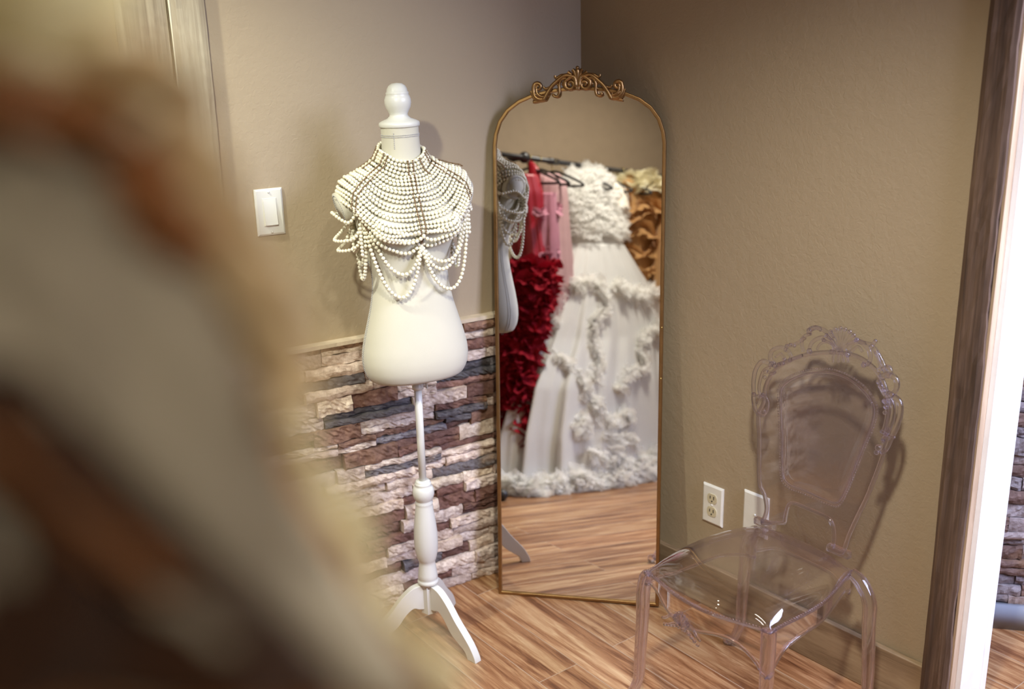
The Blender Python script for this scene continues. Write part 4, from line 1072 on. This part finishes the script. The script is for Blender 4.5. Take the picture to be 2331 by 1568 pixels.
RUF = [([(1262, 640), (1290, 655), (1330, 640), (1365, 650)], .042), ([(1395, 640), (1430, 668), (1470, 662), (1500, 668)], .045), ([(1365, 660), (1378, 690), (1360, 720), (1345, 745)], .034), ([(1258, 670), (1250, 700), (1252, 740)], .036),
       ([(1345, 750), (1355, 800), (1362, 830), (1350, 870)], .032), ([(1498, 745), (1468, 755), (1450, 790), (1462, 830), (1430, 850), (1408, 880)], .036), ([(1250, 795), (1285, 825), (1318, 855), (1340, 905), (1370, 918)], .030),
       ([(1300, 975), (1330, 960), (1325, 1000)], .034), ([(1350, 910), (1380, 960), (1420, 945), (1430, 970)], .040), ([(1370, 990), (1410, 1000), (1440, 1000)], .045), ([(1340, 1030), (1400, 1040), (1440, 1050), (1490, 1030)], .050),
       ([(1140, 1090), (1180, 1120), (1225, 1125), (1240, 1100), (1290, 1095), (1330, 1085)], .055), ([(1300, 1085), (1350, 1095), (1400, 1090), (1450, 1082), (1500, 1075)], .055), ([(1400, 1060), (1450, 1065), (1500, 1060)], .05), ([(1440, 1090), (1470, 1070), (1498, 1095)], .045)]
mb = MB()
wc = outward(.5, .1, .15)
for i, (pts, w_) in enumerate(RUF):
    P = spath(pts); P = P + rng.normal(0, .004, P.shape); P[:, 2] = np.maximum(P[:, 2], .03)
    ruffle(mb, P, wc, w_ * 1.15, w_ * .16, 230, 11, 1.6, 100 + i, step=.0045)
P = ring_path(SKL[-1][1], .15, SKL[-1][3] * .97, .30, .045, wob=.01, k=160); ruffle(mb, P, wc, .06, .009, 210, 8, 1.3, 900)
o = mb.build('skirt_ruffles', T_WHITE, wg)
o.data.vertices  # kept above the floor
vs = np.empty(len(o.data.vertices) * 3); o.data.vertices.foreach_get('co', vs); vs = vs.reshape(-1, 3); vs[:, 2] = np.maximum(vs[:, 2], .004); o.data.vertices.foreach_set('co', vs.ravel())

# ---- red gown
rg = thing('evening_gown', 'crimson satin gown with a tulle ruffle skirt, seen in the mirror by the dress form', 'gown', tuple(rk(.15, .05)))
drape_tube([lv(398, 1176, 1212, .05, .06), lv(440, 1172, 1222, .05, .08), lv(520, 1178, 1224, .05, .08), lv(590, 1180, 1230, .06, .09)], 8, .10, T_RED, 'bodice', rg, 8, 30, 90)
RL = [lv(600, 1190, 1228, .10, .08), lv(640, 1175, 1232, .10, .10), lv(740, 1155, 1210, .08, .10), lv(860, 1140, 1165, .06, .10)]; RL.append((.10, RL[-1][1], .06, RL[-1][3], .13))
drape_tube(RL, 9, .10, T_RED2, 'skirt', rg, 9, 40, 110)
RLm = np.array(sorted(RL)); mb = MB()
for i, z in enumerate(np.linspace(.16, .955, 17)):
    s_, n_, a_, b_ = [np.interp(z, RLm[:, 0], RLm[:, k]) for k in (1, 2, 3, 4)]
    ruffle(mb, ring_path(s_, n_, a_ * .95, b_, z, wob=.018, seed=i + 30), outward(s_, n_, .2), .052, .010, 150, 5, 1.3, 300 + i)
mb.build('skirt_ruffles', T_RED2, rg)
mb = MB(); P = spline([rk(.155, .03, 1.20), rk(.16, .04, 1.30), rk(.165, .03, 1.38), rk(.170, .0, 1.425)], 6)
mb.tube(P, np.interp(np.linspace(0, 1, len(P)), [0, .6, 1], [.035, .032, .008]), 12, flat=.5); mb.build('neck_sash', T_RED, rg)

# ---- pink gown
pg = thing('evening_gown', 'blush pink chiffon gown hanging between the red and white gowns, seen in the mirror', 'gown', tuple(rk(.33, .05)))
drape_tube([lv(396, 1236, 1262, .04, .05), lv(412, 1230, 1272, .05, .08), lv(450, 1226, 1276, .05, .09), lv(520, 1222, 1282, .05, .09), lv(600, 1216, 1290, .05, .10), lv(700, 1212, 1292, .05, .11)] + [(.25, .33, .05, .13, .12)], 9, .09, T_PINK, 'dress', pg, 12, 50, 120)
drape_tube([lv(440, 1226, 1252, .10, .06), lv(520, 1218, 1256, .10, .07), lv(600, 1212, 1258, .10, .07)], 8, .14, T_PINK2, 'lace_overlay', pg, 13, 30, 80, rough=.3)
for i, (x, y) in enumerate(((1250, 560), (1236, 575), (1222, 480), (1262, 470))):
    s0, z0_ = mp(x, y, .13); mb = MB(); ruffle(mb, [rk(s0 - .03, .13, z0_), rk(s0, .15, z0_ - .01), rk(s0 + .03, .13, z0_ + .005)], RN, .03, .01, 110, 4, 1.3, 500 + i).build('rosette', T_PINK2, pg)


# ---- ivory short sleeved dress
ig = thing('sheath_dress', 'ivory crepe dress with a short sleeve beside the white ball gown, seen in the mirror', 'dress', tuple(rk(.8, .02)))
drape_tube([lv(415, 1350, 1385, .02, .05), lv(435, 1350, 1402, .02, .09), lv(480, 1352, 1402, .02, .08), lv(560, 1360, 1405, .02, .08)] + [(.55, .80, .0, .13, .09)], 6, .05, T_IVORY, 'dress', ig, 15, 40, 90)
s0, z0_ = mp(1385, 432, .06); s1_, z1_ = mp(1408, 482, .12)
mb = MB(); P = spline([rk(s0 - .03, .04, z0_ - .01), rk(s0 + .03, .08, z0_ - .02), rk(s1_, .12, z1_)], 8); rr = np.interp(np.linspace(0, 1, len(P)), [0, .5, 1], [.05, .055, .050]); mb.tube(P, rr, 20)
mb.build('sleeve', T_IVORY, ig)
# ---- terracotta dress
tg = thing('day_dress', 'terracotta crepe dress showing a sliver behind the ruffled white skirt, seen in the mirror', 'dress', tuple(rk(1.25, .02)))
drape_tube([(1.30, 1.20, .0, .03, .05), (1.1, 1.20, .0, .05, .09), (.8, 1.20, .03, .08, .11), (.3, 1.18, .05, .12, .13)], 7, .06, T_ROSE, 'dress', tg, 17, 40, 90)

# ---- camel dress at the mirror's right edge
kg = thing('tulle_dress', 'camel tulle dress with a pale puff collar, at the right edge of the mirror image', 'dress', tuple(rk(.95, .05)))
KL = [lv(400, 1432, 1475, .04, .05), lv(425, 1415, 1500, .04, .09), lv(480, 1412, 1520, .05, .10), lv(560, 1418, 1530, .05, .10), lv(640, 1420, 1535, .05, .10)]; KL.append((.30, KL[-1][1], .05, KL[-1][3], .11)); KLm = np.array(sorted(KL))
drape_tube(KL, 8, .12, T_TAN, 'dress', kg, 41, 50, 110)
mb = MB()
for i, z in enumerate(np.linspace(.98, 1.30, 5)):
    s_, n_, a_, b_ = [np.interp(z, KLm[:, 0], KLm[:, k]) for k in (1, 2, 3, 4)]
    ruffle(mb, ring_path(s_, n_, a_ * .96, b_, z, wob=.03, seed=i + 80), outward(s_, n_, -.2), .055, .022, 45, 3, 1.0, 640 + i)
mb.build('overlay_ruffles', T_TAN, kg)
mb = MB()
for i, z in enumerate((1.36, 1.385, 1.41)):
    s_, n_, a_, b_ = [np.interp(z, KLm[:, 0], KLm[:, k]) for k in (1, 2, 3, 4)]
    ruffle(mb, ring_path(s_, n_, a_ * .8 + .01, b_, z, wob=.012, seed=i + 90), outward(s_, n_, .4), .050, .018, 70, 5, 1.3, 650 + i)
mb.build('puff_collar', T_CREAM, kg)

# ---- camel tulle gown, the one right beside the camera
_cw = np.array([-.157, .25, 0]) - RA * [1, 1, 0]; CGs, CGn = float(_cw @ RE), float(_cw @ RN)
cg = thing('tulle_gown', 'camel and champagne tulle gown hanging close to the lens, blurred at the left edge', 'gown', tuple(rk(CGs, CGn)))
CG = [(1.585, CGs, CGn, .03, .03), (1.57, CGs, CGn, .050, .050), (1.545, CGs, CGn, .060, .060), (1.515, CGs, CGn, .068, .068), (1.476, CGs, CGn, .084, .084), (1.42, CGs, CGn, .102, .102), (1.37, CGs, CGn, .130, .130), (1.28, CGs, CGn, .150, .150), (1.1, CGs - .02, CGn, .18, .17), (.7, CGs - .04, CGn + .02, .19, .17), (.25, CGs - .04, CGn, .19, .17)]
CGm = np.array(sorted(CG))
drape_tube(CG, 11, .035, T_TAN, 'dress', cg, 21, 70, 160)
def gsurf(px, py, off=.004):
    """where the line of sight meets the gown's outer surface"""
    r = ray(px, py); best = None
    for t in np.linspace(.08, .6, 260):
        P = CAM + r * t; s_, n_, a_, b_ = [np.interp(P[2], CGm[:, 0], CGm[:, k]) for k in (1, 2, 3, 4)]
        d = P - rk(s_, n_, P[2]); rr = math.hypot(d[0], d[1]) / (a_ + off)
        if rr < 1: return P
        if best is None or rr < best[0]: best = (rr, P, d, a_, s_, n_)
    rr, P, d, a_, s_, n_ = best; c = rk(s_, n_, P[2]); return c + nrm(d * [1, 1, 0]) * (a_ + off)
def panel(name, rows_, m, off, seed, rip=.004):
    """cloth overlay following the gown: rows of (py, px_left, px_right)"""
    R_ = np.array(rows_, float); r = np.random.default_rng(seed); ys = np.linspace(R_[0, 0], R_[-1, 0], 34); G = []
    p_ = r.uniform(0, 6, 4)
    for i, y in enumerate(ys):
        xl, xr = np.interp(y, R_[:, 0], R_[:, 1]), np.interp(y, R_[:, 0], R_[:, 2]); row = []
        for u in np.linspace(0, 1, 34):
            P = gsurf(xl + (xr - xl) * u, y, off); c = rk(CGs, CGn, P[2]); d = nrm(P - c)
            edge_ = math.sin(PI * u) ** .5 if 0 < u < 1 else 0
            row.append(P + d * rip * edge_ * (math.sin(u * 13 + p_[0] + i * .25) + .6 * math.sin(u * 23 - i * .5 + p_[1]) + .8))
        G.append(row)
    return MB().grid(np.array(G)).build(name, m, cg, solid=.0012)
panel('grey_chiffon_panel', [(300, -250, 180), (420, -250, 270), (560, -250, 400), (700, -250, 520), (900, -250, 580), (1100, -250, 650), (1300, -250, 780), (1600, -250, 980)], T_TAUPE, .008, 9)
panel('brown_shade_panel', [(820, -250, 60), (1000, -250, 230), (1150, -250, 370), (1300, -250, 520), (1450, -250, 690), (1600, -250, 820)], T_SHADE, .013, 1)  # shade on the gown's lower left, put in as a dark cloth panel
panel('rust_drape', [(150, -250, 60), (210, -250, 200), (270, -250, 300), (330, 200, 370), (420, 250, 400), (500, 300, 430), (590, 380, 480)], T_RUST, .012, 2)
panel('rust_ribbon', [(980, -120, -20), (1080, 0, 120), (1200, 130, 260), (1320, 260, 400)], T_RUST, .016, 3)
panel('camel_drape', [(90, 130, 420), (180, 240, 460), (260, 330, 490), (340, 370, 500), (460, 400, 540), (600, 460, 600), (760, 560, 680), (860, 600, 700), (960, 590, 660)], T_TAN2, .014, 4)
panel('champagne_edge', [(380, 470, 530), (500, 500, 590), (620, 560, 660), (760, 620, 700)], T_TAN2, .014, 5)
mb = MB()
for i, z in enumerate((1.54, 1.557, 1.572)):
    a_ = np.interp(z, CGm[:, 0], CGm[:, 3]); ruffle(mb, ring_path(CGs, CGn, a_, a_, z, wob=.004, seed=i + 60), outward(CGs, CGn, .5), .020, .007, 90, 5, 1.3, 600 + i)
mb.build('cream_collar', T_CREAM, cg)
mb = MB()
for i, pts in enumerate(([(560, 560), (640, 720), (665, 800), (690, 900)], [(640, 820), (720, 950), (790, 1080), (840, 1250)], [(830, 1230), (900, 1380), (1010, 1500), (1060, 1600)])):
    P = spline([gsurf(x - 60, y, .0) for x, y in pts], 8); ruffle(mb, P, outward(CGs, CGn, 0), .011, .004, 110, 5, 1.2, 620 + i)
mb.build('edge_ruffles', T_CREAM, cg)

# ---- hangers
def hanger(s_, label, n_=0., w=.17, drop=.10, col=M_BLACK):
    t = thing('clothes_hanger', label, 'hanger', tuple(rk(s_, 0, RZ)), 'clothes hangers on the pipe rack')
    a_ = np.linspace(-.4, PI + .3, 14); P = [rk(s_, 0.0135 * math.cos(x), RZ + .0135 * math.sin(x)) for x in a_] + [rk(s_, -.008, RZ - .028), rk(s_, 0, RZ - .045)]
    MB().tube(P, .0022, 8).build('hook', M_HOOK, t)
    P = [rk(s_, 0, RZ - .045), rk(s_, w * .5, RZ - .07), rk(s_, w, RZ - .105), rk(s_, w * .97, RZ - .118), rk(s_, 0, RZ - .112), rk(s_, -w * .97, RZ - .118), rk(s_, -w, RZ - .105), rk(s_, -w * .5, RZ - .07)]
    MB().tube(spline(P, 5, True), .0058, 8, closed=True).build('hanger_body', col, t)
for s_, lb in ((.165, 'black hanger with brass hook holding the crimson gown'), (.235, 'black hanger with brass hook between the crimson and blush gowns'), (.335, 'black hanger with brass hook holding the blush pink gown'),
               (.545, 'black hanger with brass hook above the white ball gown'), (.70, 'black hanger with brass hook poking out beside the white ball gown'), (.86, 'black hanger with brass hook holding the ivory dress'), (1.02, 'black hanger with brass hook holding the camel tulle gown')):
    hanger(s_, lb)
